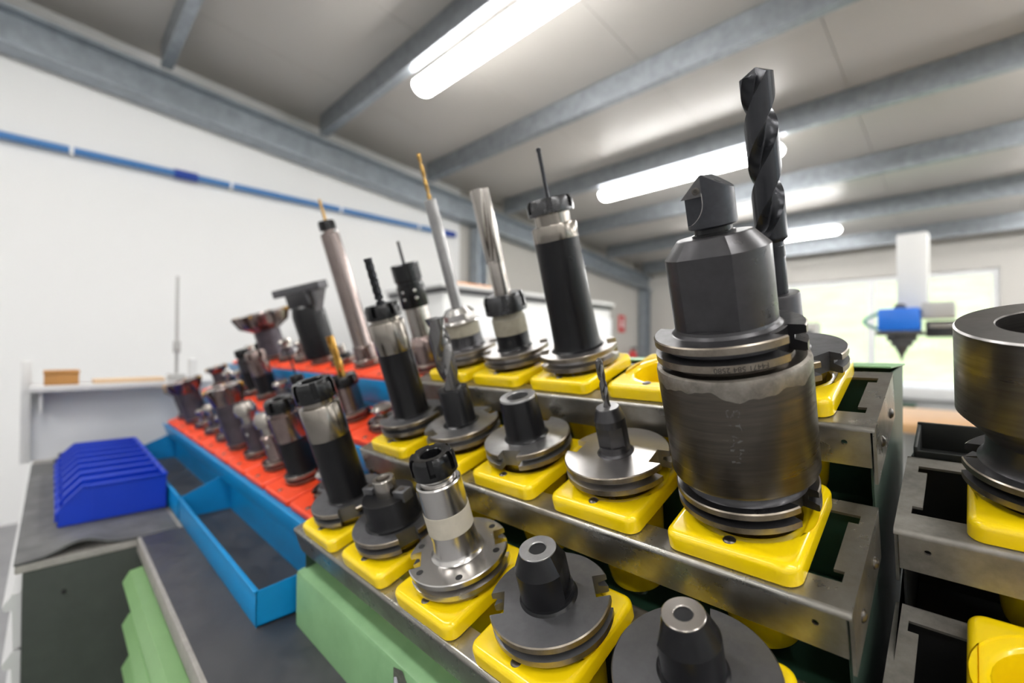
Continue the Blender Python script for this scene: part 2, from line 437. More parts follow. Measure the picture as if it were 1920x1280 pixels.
# wavy rubber mat
bm = B(); nx, ny = 24, 40
vs = [[None] * (ny + 1) for _ in range(nx + 1)]
def matz(u, v):
    e = max(0, 1 - u * 9)                # the edge nearest the gap lifts in a wave
    return .001 + e * (.020 * math.exp(-((v - .30) / .13) ** 2) ) + .0015 * math.sin(9 * u + 4 * v) * (1 - e) * .4
for lay in (0, 1):
    G = [[bm.verts.new((-1.228 - .97 * i / nx, -.046 + .245 * j / ny, BZ - .006 + matz(i / nx, j / ny * .82) + (.005 if lay else 0))) for j in range(ny + 1)] for i in range(nx + 1)]
    for i in range(nx):
        for j in range(ny): bm.faces.new((G[i][j], G[i + 1][j], G[i + 1][j + 1], G[i][j + 1]))
    if lay == 0: G0 = G
bd0 = [G0[i][0] for i in range(nx + 1)] + [G0[nx][j] for j in range(1, ny + 1)] + [G0[i][ny] for i in range(nx - 1, -1, -1)] + [G0[0][j] for j in range(ny - 1, 0, -1)]
bd1 = [G[i][0] for i in range(nx + 1)] + [G[nx][j] for j in range(1, ny + 1)] + [G[i][ny] for i in range(nx - 1, -1, -1)] + [G[0][j] for j in range(ny - 1, 0, -1)]
for i in range(len(bd0)):
    j = (i + 1) % len(bd0); bm.faces.new((bd0[i], bd0[j], bd1[j], bd1[i]))
o = obj('rubber_mat', bm, 'rubber_grey'); tag(o, 'grey rubber mat with a lifted wavy edge under the blue bins', 'mat')
# blue stacking bins, eight in a row
def bin_mesh(wd, dp, h):
    t = .003; bm = B()
    side = [(0, 0), (dp, 0), (dp, h), (.045, h), (.012, h * .62), (0, h * .42)]
    for x0 in (0, wd - t):
        prism(bm, side, 'x', x0, x0 + t)
    box(bm, t, wd - t, 0, dp, 0, t); box(bm, t, wd - t, dp - t, dp, t, h)
    box(bm, t, wd - t, 0, t, t, h * .42)
    for x0, x1 in ((-.004, .004), (wd - .004, wd + .004)): box(bm, x0, x1, .045, dp, h - .006, h + .001, .001)
    box(bm, 0, wd, dp - .006, dp + .003, h - .006, h + .001, .001)
    prism(bm, [(.040, h + .001), (.046, h + .001), (.014, h * .60), (.009, h * .62)], 'x', -.003, .004)
    prism(bm, [(.040, h + .001), (.046, h + .001), (.014, h * .60), (.009, h * .62)], 'x', wd - .004, wd + .003)
    box(bm, wd, wd + .002, .055, .060, .004, h - .008)
    return mesh_of('storage_bin', bm, 'bin_blue')
bme = bin_mesh(.068, .190, .082)
ordn = ['nearest the drawers', 'second', 'third', 'fourth', 'fifth', 'sixth', 'seventh', 'eighth']
for k in range(8):
    b = empty('storage_bin', Matrix.Translation((-1.468 - .0775 * k, .011, BZ + .002))); 
    obj('bin_shell', bme, None, b)
    obj('label_holder', box(B(), .012, .056, -.0045, -.0005, .008, .028, .001), 'bin_blue', b)
    tag(b, 'blue plastic storage bin on the rubber mat, ' + (ordn[k] + ' of the row' if k == 0 else ordn[k] + ' counted from the green drawers'), 'storage bin', 'row of blue storage bins')
# bench shelf at the far end
sh = empty('bench_shelf', Matrix.Translation((-2.2, .13, BZ))); tag(sh, 'light grey bench shelf with white back panel behind the blue bins', 'shelf')
rl = (-2.2, .13, BZ)
sz = CAMZ - .138
for y in (-.062, .40): at(sh, box(B(), -2.255, -2.215, y - .012, y + .012, BZ + .002, CAMZ - .06, .002), 'post', 'shelf_grey', rl)
at(sh, box(B(), -2.27, -2.10, -.052, .46, sz - .018, sz, .002), 'shelf_board', 'shelf_grey', rl)
at(sh, box(B(), -2.262, -2.256, -.05, .46, BZ + .002, sz - .018), 'back_panel', 'panel_white', rl)
at(sh, prism(B(), [(-.03, sz - .02), (-.022, sz - .02), (-.022, sz - .09), (-.03, sz - .09)], 'x', -2.255, -2.13), 'bracket', 'shelf_grey', rl)
wb = empty('wooden_box', Matrix.Translation((-2.19, .022, sz + .0006))); tag(wb, 'small orange brown wooden box on the bench shelf', 'box')
obj('body', box(B(), -.05, .05, -.042, .042, 0, .036, .002), 'box_brown', wb); obj('lid', box(B(), -.052, .052, -.044, .044, .037, .047, .002), 'box_brown', wb)
o = obj('flat_carton', box(B(), -.045, .045, -.10, .10, 0, .012, .002), 'cardboard', None, Matrix.Translation((-2.19, .20, sz + .0006))); tag(o, 'flat tan carton lying on the bench shelf beside the wooden box', 'carton')
# height gauge standing on the shelf
hg = empty('height_gauge', Matrix.Translation((-2.17, .338, sz + .0006))); tag(hg, 'tall thin steel height gauge standing on the bench shelf before the white wall', 'gauge')
obj('base', box(B(), -.035, .035, -.026, .026, 0, .024, .004), 'machine_grey', hg)
obj('column', box(B(), -.005, .005, -.005, .005, .024, .40, .001), 'machine_grey', hg)
obj('slider', box(B(), -.011, .013, -.011, .011, .105, .150, .002), 'machine_grey', hg)
obj('scriber', box(B(), .013, .055, -.003, .003, .110, .117), 'machine_grey', hg)
random.seed(11)
for k, (cx, cy) in enumerate([(-2.13, .03), (-2.08, .085)]):
    bm = B(); lathe(bm, [(20, 0), (24, 6), (24, 16), (14, 20), (14, 34), (8, 36)], 20)
    o = obj('clamp_nut', bm, 'machine_dark' if k == 0 else 'machine_grey', None, Matrix.Translation((cx, cy, BZ + .004)))
    tag(o, ['small dark turned part on the mat in front of the shelf post', 'small grey turned part on the mat by the white shelf panel'][k], 'steel part')

# ================================================================== racks
def channel(parent, PM, X0, X1, S0, c, m='zinc_sheet', ends=True, void='black_void'):
    """one folded sheet tier; PM converts rack coordinates to the parent's space"""
    t = .0022; dep = .47 * U; a = .10 * U; b = .393 * U; e = .058 * U; q = .024 * U
    op = [(X0 + e, S0 + a), (X0 + e - q, S0 + a), (X0 + e - q, S0 + a + .04 * U), (X0 + e, S0 + a + .04 * U),
          (X0 + e, S0 + b - .04 * U), (X0 + e - q, S0 + b - .04 * U), (X0 + e - q, S0 + b), (X0 + e, S0 + b)]
    op2 = [(X1 - e, S0 + b), (X1 - e + q, S0 + b), (X1 - e + q, S0 + b - .04 * U), (X1 - e, S0 + b - .04 * U),
           (X1 - e, S0 + a + .04 * U), (X1 - e + q, S0 + a + .04 * U), (X1 - e + q, S0 + a), (X1 - e, S0 + a)]
    r = .004
    bm = B()
    sheet(bm, [(X0, S0 + r), (X1, S0 + r), (X1, S0 + dep - .004), (X0, S0 + dep - .004)], [op + op2], c - t, c, lambda u, v, n: (u, v, n))
    # rounded fold + front lip with a punched hole at each end
    n = 6
    arc = [(S0 + r - r * math.sin(math.pi / 2 * i / n), c - r + r * math.cos(math.pi / 2 * i / n)) for i in range(n + 1)]
    arci = [(S0 + r - (r - t) * math.sin(math.pi / 2 * i / n), c - r + (r - t) * math.cos(math.pi / 2 * i / n)) for i in range(n + 1)]
    prism(bm, arc + arci[::-1], 'x', X0, X1)
    hole = lambda xc: [(xc + .0022 * math.cos(2 * math.pi * i / 10), c - .055 * U + .0022 * math.sin(2 * math.pi * i / 10)) for i in range(10)]
    sheet(bm, [(X0 + .003, c - r), (X1 - .003, c - r), (X1 - .003, c - .13 * U), (X0 + .003, c - .13 * U)], [hole(X1 - .075 * U), hole(X0 + .075 * U)], S0, S0 + t, lambda u, v, n: (u, n, v))
    # side flanges
    for x0, x1 in ((X0, X0 + t), (X1 - t, X1)):
        sheet(bm, [(S0 + .004, c - .002), (S0 + dep - .004, c - .002), (S0 + dep - .004, c - .17 * U), (S0 + .004, c - .19 * U)], [], x0, x1, lambda u, v, n: (n, u, v))
    # back lip
    box(bm, X0, X1, S0 + dep - .006, S0 + dep - .004, c - .06 * U, c)
    o = obj('tier', bm, m, parent, PM, 30)
    for xs, x in ((1, X1), (-1, X0)):
        for v in (S0 + .12 * U, S0 + .33 * U):
            bb = B(); lathe(bb, [(4.6, 0), (4.6, .8), (3.2, 2.2), (1, 2.8)], 16)
            obj('bolt', bb, 'screw_steel', o, Matrix.Translation((x, v, c - .10 * U)) @ Matrix.Rotation(xs * math.pi / 2, 4, 'Y'))
    return o
INS = {}
def insert_mesh(wd, dp, hy, m, hr, th=16.0):
    key = (wd, dp, m)
    if key in INS: return INS[key]
    n = 7; base = rrect(wd, dp, .010, 0, -hy, n)
    cnt = len(base)
    def lay(off, z):
        return [(x, y, z) for x, y in rrect(wd - 2 * off, dp - 2 * off, max(.0105 - off, .0045), 0, -hy, n)]
    # order the circle points by the direction of the outline points
    def circ(r, z):
        out = []
        for i, (x, y) in enumerate(base):
            h = math.hypot(x, y); out.append((x / h * r * .001, y / h * r * .001, z))
        return out
    T_ = th * .001; DD = -.098 if hr > 30 else -.055
    bm = B()
    loft(bm, [lay(.0015, 0.0), lay(.0, .001), lay(0, T_ - .0050), lay(.0004, T_ - .0032), lay(.0016, T_ - .0014), lay(.0034, T_ - .0003), lay(.0050, T_), lay(.0058, T_),
              circ(hr + 10.6, T_), circ(hr + 10, T_), circ(hr + 9.4, T_ - .0016), circ(hr + 3, T_ - .0020), circ(hr + 1.6, T_ - .0028), circ(hr, T_ - .0045), circ(hr - .6, T_ - .012), circ(hr - 3, -.012), circ(hr - (15 if hr > 30 else 9), DD),
              circ(hr - (9 if hr > 30 else 6), DD - .0005), circ(hr - (8 if hr > 30 else 5), DD + .004), circ(hr + .3, -.012), circ(hr + 1.5, -.0)], cap0=False, cap1=False)
    bm.verts.ensure_lookup_table()
    # close the underside between outline and cup
    tot = len(bm.verts); A = bm.verts[0:cnt]; C = bm.verts[tot - cnt:tot]
    for i in range(cnt):
        j = (i + 1) % cnt; bm.faces.new((A[i], C[i], C[j], A[j]))
    # raised mould ridges round the seat
    for s in (1, -1):
        for rr, a0, a1 in ((hr + 13, 25, 60), (hr + 18, 33, 57)):
            for base_a in (-90,):
                pts = [(rr * .001 * math.cos(R(base_a + s * a)), rr * .001 * math.sin(R(base_a + s * a)), T_ - .0002) for a in [a0 + (a1 - a0) * i / 8 for i in range(9)]]
                if abs(pts[-1][0]) < wd / 2 - .006 and pts[0][1] > -dp / 2 - hy + .006: tube(bm, pts, .0009, 6)
    INS[key] = mesh_of('insert', bm, m, 28)
    return INS[key]
def screw_mesh():
    if 'scr' in INS: return INS['scr']
    bm = B(); lathe(bm, [(4.8, -1.5), (4.8, .3), (4.2, 1.2), (2.6, 1.9), (.6, 2.1)], 20)
    INS['scr'] = mesh_of('screw', bm, 'screw_steel')
    bm = B(); box(bm, -.0026, .0026, -.0005, .0005, .0017, .00225); box(bm, -.0005, .0005, -.0026, .0026, .0017, .00225)
    INS['scs'] = mesh_of('cross_slot', bm, 'black_void')
    return INS['scr']
def add_insert(parent, PM, X, S, c, wd, dp, hy, m, hr, th=16.0):
    o = obj('insert', insert_mesh(wd, dp, hy, m, hr, th), None, parent, PM @ Matrix.Translation((X, S, c)))
    s = obj('screw', screw_mesh(), None, o, Matrix.Translation((0, -dp / 2 - hy + .0115, th * .001 - .0006)) @ Matrix.Rotation(random.uniform(0, 1.5), 4, 'Z'))
    return o
ROWS = {1: (.564 * U, -1.237 * U, .238 * U), 2: (1.04 * U, -1.0 * U, .246 * U), 3: (1.504 * U, -.748 * U, .258 * U)}
X0, X1 = -2.60 * U, -.198 * U
PX = lambda k: (-.483 - .457 * (4 - k)) * U
DX3 = {0: .012, 1: .004}
def rack_root(name, loc):
    e = empty(name, Matrix.Translation(loc)); return e, Matrix.Translation(loc).inverted()
yr, inv = rack_root('tool_rack', ((X0 + X1) / 2, .45, BZ)); PM = inv @ RM
tag(yr, 'green three-tier tool rack with galvanised tiers and yellow inserts', 'tool rack')
for r, (S0, c, so) in ROWS.items():
    channel(yr, PM, X0, X1, S0, c)
    for k in range(5): add_insert(yr, PM, PX(k) + (DX3.get(k, 0) if r == 3 else 0), S0 + so, c, .0945, .112, .0035, 'yellow_plastic', 36.5)
def rack_body(root, PM, inv, X0, X1, rows, mside, mdark, base_front, backY, topz, bar=True, mbar='green_paint'):
    r1, r2, r3 = rows[1], rows[2], rows[3]
    P = [(base_front + .012, BZ + .0005), (backY, BZ + .0005), (backY, topz)]
    P += [yz(r3[0] + .47 * U, r3[1] - .004), yz(r3[0] + .012, r3[1] - .004), yz(r3[0] + .012, r2[1] - .06 * U), yz(r2[0] + .012, r2[1] - .06 * U), yz(r2[0] + .012, r1[1] - .06 * U), yz(r1[0] + .012, r1[1] - .06 * U)]
    for x0, x1 in ((X0 + .004, X0 + .0055), (X1 - .0055, X1 - .004)):
        bm = prism(B(), P, 'x', x0, x1); 
        for v in bm.verts: v.co = inv @ v.co
        obj('side_plate', bm, mside, root)
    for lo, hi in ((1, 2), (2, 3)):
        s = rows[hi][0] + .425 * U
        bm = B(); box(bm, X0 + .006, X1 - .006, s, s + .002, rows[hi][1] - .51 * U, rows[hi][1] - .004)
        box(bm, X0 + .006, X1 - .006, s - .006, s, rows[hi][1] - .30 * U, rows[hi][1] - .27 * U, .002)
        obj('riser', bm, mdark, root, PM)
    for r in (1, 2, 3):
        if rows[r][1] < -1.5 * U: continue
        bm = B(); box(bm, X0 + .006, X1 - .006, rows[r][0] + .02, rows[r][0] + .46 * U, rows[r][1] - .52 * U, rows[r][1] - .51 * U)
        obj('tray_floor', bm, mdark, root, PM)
    bm = box(B(), X0 + .006, X1 - .006, backY - .002, backY, BZ + .001, topz)
    box(bm, X0 + .002, X1 - .002, yz(r3[0] + .47 * U, r3[1])[0] + .004, backY + .002, topz - .0, topz + .002, .0008)
    for v in bm.verts: v.co = inv @ v.co
    obj('back_panel', bm, mbar, root)
    if bar:
        f = base_front
        bm = prism(B(), [(f, BZ + .0005), (f + .020, BZ + .0005), (f + .028, CAMZ - .318), (f + .005, CAMZ - .323), (f + .0015, CAMZ - .3245), (f, CAMZ - .329)], 'x', X0 + .001, X1 + .001)
        for v in bm.verts: v.co = inv @ v.co
        obj('front_bar', bm, mbar, root)
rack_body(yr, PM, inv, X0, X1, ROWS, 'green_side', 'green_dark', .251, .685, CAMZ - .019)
# torn sticker remains on the green bar
for (x, z, wd, hh, m, nm) in ((-.405, CAMZ - .345, .030, .060, 'sticker_dirt', 'glue_patch'),):
    bm = prism(B(), [(x - .5 * wd, z + .016), (x - .49 * wd, z - .04), (x + .1 * wd, z - .038), (x + .8 * wd, z - .036), (x + .75 * wd, z + .006), (x + .3 * wd, z + .013), (x + .05 * wd, z + .020)], 'y', .2505, .2508)
    for v in bm.verts: v.co = inv @ v.co
    obj(nm, bm, m, yr)
bm = B()
for poly in ([(-.418, -.338), (-.4185, -.395), (-.4125, -.395), (-.411, -.342), (-.414, -.336)], [(-.4125, -.372), (-.4125, -.380), (-.398, -.366), (-.396, -.358), (-.400, -.362)],
             [(-.409, -.346), (-.409, -.356), (-.404, -.352), (-.405, -.344)], [(-.398, -.358), (-.402, -.350), (-.396, -.344), (-.3945, -.372), (-.398, -.385)]):
    prism(bm, [(a, b + CAMZ) for a, b in poly], 'y', .2501, .2505)
for v in bm.verts: v.co = inv @ v.co
obj('torn_sticker', bm, 'sticker_grey', yr)

# right-hand rack, one step lower
RR = {1: (.564 * U, -1.56 * U, .246 * U), 2: (1.034 * U, -1.315 * U, .246 * U), 3: (1.504 * U, -1.07 * U, .246 * U)}
Q0, Q1 = -.168 * U, 2.235 * U
rr_, inv3 = rack_root('tool_rack', ((Q0 + Q1) / 2, .48, BZ)); PM3 = inv3 @ RM
tag(rr_, 'lower galvanised tool rack with yellow inserts at the right edge', 'tool rack')
QX = lambda k: (.166 + .457 * k) * U
for r, (S0, c, so) in RR.items():
    channel(rr_, PM3, Q0, Q1, S0, c, 'zinc_dull')
    for k in range(5 if r > 1 else 0): add_insert(rr_, PM3, QX(k), S0 + so, c, .0945, .112, .0035, 'yellow_plastic', 36.5)
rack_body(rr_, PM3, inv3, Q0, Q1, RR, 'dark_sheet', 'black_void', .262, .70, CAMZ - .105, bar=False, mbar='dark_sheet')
bm = B(); s = RR[3][0] + .475 * U; c = RR[3][1]
box(bm, Q0 + .004, Q1, s, s + .003, c - .03, c + .004, .001); box(bm, Q0 + .004, Q1, s + .05, s + .053, c - .03, c + .010, .001)
box(bm, Q0 + .004, Q0 + .007, s, s + .053, c - .03, c + .008, .001)
obj('back_trough', bm, 'dark_sheet', rr_, PM3)

# red rack on the left
RX0, RX1 = -1.985, -.690
RED = {1: (.176, -.355, .066), 2: (.176 + .124, -.2905, .066), 3: (.176 + .248, -.226, .066)}
rd, inv2 = rack_root('tool_rack', ((RX0 + RX1) / 2, .5, BZ)); PM2 = inv2 @ RM
tag(rd, 'blue three-tier tool rack with red inserts and two open front trays', 'tool rack')
RXk = lambda k: -.755 - .1285 * k
for r, (S0, c, so) in RED.items():
    bm = B()
    sheet(bm, [(RX0, S0 - .003), (RX1, S0 - .003), (RX1, S0 + .120), (RX0, S0 + .120)], [[(RX0 + .02, S0 + .034), (RX1 - .02, S0 + .034), (RX1 - .02, S0 + .100), (RX0 + .02, S0 + .100)]], c - .0022, c, lambda u, v, n: (u, v, n)); box(bm, RX0, RX1, S0 - .006, S0 - .003, c - .036, c + .010, .0008)
    for x in (RX0, RX1 - .002): sheet(bm, [(S0 - .005, c), (S0 + .12, c), (S0 + .12, c - .04), (S0 - .005, c - .04)], [], x, x + .002, lambda u, v, n: (n, u, v))
    obj('tier', bm, 'blue_sheet', rd, PM2)
    for k in range(10): add_insert(rd, PM2, RXk(k), S0 + so, c + .0005, .1225, .112, .003, 'red_plastic', 26, 13.0)
for lo, hi in ((1, 2), (2, 3)):
    s = RED[hi][0] + .004
    obj('riser', box(B(), RX0 + .003, RX1 - .003, s, s + .002, RED[lo][1] - .03, RED[hi][1] - .003), 'blue_sheet', rd, PM2)
P = [(.312, BZ + .001), (.72, BZ + .001), (.72, yz(RED[3][0] + .12, RED[3][1])[1] - .005), yz(RED[3][0] + .11, RED[3][1] - .004), yz(RED[3][0] + .004, RED[3][1] - .004), yz(RED[3][0] + .004, RED[2][1] - .004), yz(RED[2][0] + .004, RED[2][1] - .004), yz(RED[2][0] + .004, RED[1][1] - .004), yz(RED[1][0] + .004, RED[1][1] - .004)]
for x in (RX0 + .003, RX1 - .005):
    bm = prism(B(), P, 'x', x, x + .0015)
    for v in bm.verts: v.co = inv2 @ v.co
    obj('side_plate', bm, 'blue_sheet', rd)
ty0, ty1 = .207, .309
for nm, xa, xb in (('front_tray', -1.275, -.716), ('front_tray', -1.985, -1.285)):
    bm = B(); t = .002
    box(bm, xa, xb, ty0, ty0 + t, BZ + .0005, CAMZ - .349, .0005)
    box(bm, xa, xb, ty0 - .003, ty0 + .004, CAMZ - .351, CAMZ - .348, .0008)
    box(bm, xa, xb, ty1, ty1 + t, BZ + .0005, CAMZ - .306)
    box(bm, xa, xb, ty1 - .006, ty1 + t, CAMZ - .330, CAMZ - .325, .0008)
    box(bm, xa, xb, ty0 + t, ty1, BZ + .0005, BZ + .0025)
    for xx in (xa, xb - t):
        prism(bm, [(ty0, BZ + .0005), (ty1, BZ + .0005), (ty1, CAMZ - .306 if xx == xa else CAMZ - .340), (ty0, CAMZ - .349)], 'x', xx, xx + t)
    for v in bm.verts: v.co = inv2 @ v.co
    tr = obj(nm, bm, 'blue_sheet', rd)
    bm = box(B(), xa + t, xb - t, ty0 + t, ty1 - .0005, BZ + .0027, BZ + .0045)
    for v in bm.verts: v.co = inv2 @ v.co
    obj('liner', bm, 'rubber', tr)

# ================================================================== tool holders
def tool(name, X, S, c, label, cat, group, rot=0.0):
    e = empty(name, RM @ Matrix.Translation((X, S, c)) @ Matrix.Rotation(R(rot), 4, 'Z'))
    tag(e, label, cat, group); return e
def ytool(name, r, k, label, cat='tool holder', rot=0.0, dx=0.0):
    S0, c, so = ROWS[r]; return tool(name, PX(k) + dx, S0 + so, c, label, cat, 'tools in the yellow rack', rot)
def rtool(name, r, k, label, cat='tool holder', rot=0.0, dx=0.0):
    S0, c, so = RED[r]; return tool(name, RXk(k) + dx, S0 + so, c, label, cat, 'tools in the red rack', rot)
def L(root, name, m, prof, n=48): return obj(name, lathe(B(), prof, n), m, root)
def flange(root, m, Rr=51, top=39.5, bot=21.5, ang=25, wd=23, dep=.74, rim=None, holes=0, name='flange'):
    """grooved flange with two drive slots"""
    nt_ = [(R(ang), wd, Rr * dep), (R(ang) + math.pi, wd, Rr * dep)]
    nt_ = [(a % (2 * math.pi), b, c) for a, b, c in nt_]
    h = top - bot; g = Rr * .15
    lays = []
    for r_, z in ((Rr - 1.6, bot), (Rr, bot + .8), (Rr, bot + h * .32), (Rr - g, bot + h * .43), (Rr - g, bot + h * .60), (Rr, bot + h * .70), (Rr, top - .9), (Rr - .9, top)):
        lays.append(outline(r_, z, nt_))
    bm = loft(B(), lays)
    for f_ in bm.faces:
        if len(f_.verts) == 4 and min(math.hypot(v.co.x, v.co.y) for v in f_.verts) > (Rr - 1.7) * .001: f_.material_index = 1
    f = obj(name, bm, m, root, None, 30); f.data.materials.append(MATS[rim or 'rim_steel'])
    for i in range(holes):
        a = R(ang + 28 + i * (124 / max(1, holes - 1))) if holes > 1 else 0
        for s in (0, math.pi):
            obj('bolt_hole', lathe(B(), [(3.4, top - .02), (3.4, top + .12)], 16, (Rr - 8) * math.cos(a + s), (Rr - 8) * math.sin(a + s)), 'black_void', f)
    return f
def taper(root, m='worn_steel', r0=34.5, top=22, bot=-97, stud=True):
    k = 7 / 48
    pr_ = [(r0 - (top - bot) * k, bot), (r0, top)]
    if stud: pr_ = [(6, bot - 24), (9, bot - 22), (9, bot - 12), (7, bot - 10), (7, bot - 3), (12, bot - 1)] + pr_
    return L(root, 'taper_shank', m, pr_, 40)
def nut(root, r, z0, z1, m='black_nut', hole=10, slots=6, ang=10, name='collet_nut'):
    ns = [((R(ang) + 2 * math.pi * i / slots) % (2 * math.pi), r * .26, r * .80) for i in range(slots)]
    nz = [(a, w_, r * .985) for a, w_, d in ns]
    h = z1 - z0; bm = B()
    lays = [outline(r - 1, z0, nz), outline(r, z0 + 1, nz), outline(r, z0 + h * .22, nz), outline(r, z0 + h * .24, ns), outline(r, z1 - h * .28, ns), outline(r * .93, z1 - h * .04, ns), outline(r * .90, z1, ns)]
    top = lays[-1]
    lays += [circ_like(top, r * .62, z1), circ_like(top, hole + 1.2, z1 - .4), circ_like(top, hole, z1 - 1.6), circ_like(top, hole * .92, z1 - 12)]
    return obj(name, loft(bm, lays), m, root, None, 30)
def fluted(root, r, z0, z1, m, flutes=2, lead=None, tip=118, name='drill_bit', web=.34, land=.36, shank=0, rs=None, ph=0):
    """helical cutter: z in mm; tip = point angle (180 = flat end mill)"""
    n = flutes * 30; lead = lead or r * 11; bm = B(); lays = []
    def rad(th):
        u = (th * flutes / (2 * math.pi)) % 1.0
        if u < land: return 1.0
        v = (u - land) / (1 - land)
        return 1 - (1 - web) * (math.sin(math.pi * v) ** .75)
    L_ = z1 - z0; steps = max(24, int(L_ / lead * 40)); zs = z0 + shank
    if shank: 
        lays.append([((rs or r) * math.cos(2 * math.pi * i / n) * .001, (rs or r) * math.sin(2 * math.pi * i / n) * .001, z0 * .001) for i in range(n)])
        lays.append([((rs or r) * math.cos(2 * math.pi * i / n) * .001, (rs or r) * math.sin(2 * math.pi * i / n) * .001, (zs - r * .5) * .001) for i in range(n)])
    hp = 0 if tip >= 179 else r / math.tan(R(tip / 2))
    zt_ = z1 - hp
    for j in range(steps + 1):
        z = zs + (zt_ - zs) * j / steps; tw = 2 * math.pi * (z - z0) / lead + ph
        f = min(1, j / 5.0) if shank else 1
        lays.append([(r * (1 - f + f * rad(2 * math.pi * i / n)) * math.cos(2 * math.pi * i / n + tw) * .001, r * (1 - f + f * rad(2 * math.pi * i / n)) * math.sin(2 * math.pi * i / n + tw) * .001, z * .001) for i in range(n)])
    if hp:
        for s in (.66, .33, .06):
            z = zt_ + hp * (1 - s); tw = 2 * math.pi * (zt_ - z0) / lead + ph
            lays.append([(r * s * rad(2 * math.pi * i / n) * math.cos(2 * math.pi * i / n + tw) * .001, r * s * rad(2 * math.pi * i / n) * math.sin(2 * math.pi * i / n + tw) * .001, z * .001) for i in range(n)])
    loft(bm, lays)
    return obj(name, bm, m, root, None, 50)
def flatted(root, name, m, r, z0, z1, flats, zf0, zf1, top=None, n=96):
    """turned stem with milled flats (angle, distance); top: extra (r,z) layers; bottom fillet"""
    def norm(a): return a % (2 * math.pi)
    AN = [2 * math.pi * i / n for i in range(n)]
    for fa, fd in flats:
        hw = math.acos(fd / r)
        for e_ in (R(fa) - hw, R(fa) + hw):
            e_ = norm(e_); AN = [q for q in AN if abs(math.sin((q - e_) / 2)) > .012] + [e_]
    AN.sort()
    def lay(rr, z, cut):
        out = []
        for a in AN:
            q = rr
            if cut:
                for fa, fd in flats:
                    cs = math.cos(a - R(fa))
                    if cs > .05: q = min(q, fd / cs)
            out.append((q * math.cos(a) * .001, q * math.sin(a) * .001, z * .001))
        return out
    ls = [lay(r + 5, z0 - .3, 0), lay(r + 2.2, z0 + .9, 0), lay(r + .5, z0 + 3, 0), lay(r, z0 + 5, 0)]
    ls += [lay(r, zf0 - .05, 0), lay(r, zf0, 1), lay(r, zf1, 1)]
    if zf1 < z1 - .1: ls += [lay(r, zf1 + .05, 0), lay(r, z1, 0)]
    for rr, z in (top or []): ls.append(lay(rr, z, (top and zf1 >= z1 - .1)))
    return obj(name, loft(B(), ls), m, root, None, 11)

# ---- front row (tier 1) -------------------------------------------------
t = ytool('collet_chuck', 1, 0, 'long black collet chuck with polished collar, on the front yellow insert nearest the red ones')
taper(t); flange(t, 'flange_dark', ang=150); L(t, 'body', 'black_oxide', [(30, 39), (27.5, 41), (26.4, 45), (26.2, 128)])
L(t, 'polished_collar', 'collar_steel', [(26.3, 128), (26.5, 129), (26.5, 172), (25.5, 173.5), (20.5, 174), (20.5, 181)]); nut(t, 26.2, 181, 207, hole=15, ang=40)
t = ytool('shell_mill_arbor', 1, 1, 'black shell mill arbor with two screwed drive keys and hollow spigot')
taper(t); flange(t, 'flange_dark', ang=-15)
L(t, 'drum', 'black_oxide', [(37, 27 + 12), (33, 40.5), (31, 44), (31, 70), (30.3, 71), (14, 71.2)])
bm = B(); lays = [ring(.0130, .0705), ring(.0130, .0905), ring(.0122, .0915), ring(.0085, .0915), ring(.0080, .0905), ring(.0080, .078)]
obj('spigot', loft(bm, lays), 'worn_steel', t)
for a in (195, 15):
    Mk = Matrix.Rotation(R(a), 4, 'Z'); bm = box(B(), .0165, .0335, -.0075, .0075, .066, .079, .0012)
    kx = obj('drive_key', bm, 'flange_dark', t, Mk); obj('key_screw', lathe(B(), [(3.6, 79), (3.6, 79.6), (2.2, 79.8)], 16, 25, 0), 'screw_steel', kx)
t = ytool('collet_chuck', 1, 2, 'shiny silver collet chuck wrapped with beige masking tape and open black nut')
taper(t, 'bright_steel'); flange(t, 'bright_steel', ang=232, holes=3, rim='bright_steel')
L(t, 'body', 'bright_steel', [(28, 39), (25.5, 41), (23.6, 45), (22.6, 60), (22.4, 117), (21.2, 118.5), (17.5, 119), (17.5, 121), (16.6, 122), (16.6, 127)])
L(t, 'tape_band', 'masking_tape', [(22.75, 66), (22.95, 66.2), (22.95, 88), (22.75, 88.2)]); nut(t, 22.3, 126, 147, hole=10.5, ang=20)
t = ytool('end_mill_holder', 1, 3, 'black tapered end mill holder with ground ring top on the front tier, fully in view')
taper(t); flange(t, 'flange_dark', ang=222); 
flatted(t, 'body', 'black_oxide', 22.3, 38.5, 69, [(28, 17.8)], 47, 69, top=[(15.4, 83.2)])
bm = loft(B(), [ring(.0154, .0829), ring(.0154, .0840), ring(.0150, .0843), ring(.0078, .0843), ring(.0070, .0836), ring(.0070, .066)]); obj('ring_face', bm, 'flange_grey', t)
t = ytool('end_mill_holder', 1, 4, 'black end mill holder with wide plain disc, cut by the bottom edge')
taper(t); flange(t, 'flange_dark', ang=292, Rr=52, top=38)
flatted(t, 'body', 'black_oxide', 20.5, 37, 65, [(196, 16.2)], 44, 65, top=[(13.4, 80.2)])
bm = loft(B(), [ring(.0134, .0799), ring(.0134, .0809), ring(.0130, .0812), ring(.0064, .0812), ring(.0058, .0806), ring(.0058, .062)]); obj('ring_face', bm, 'worn_steel', t)
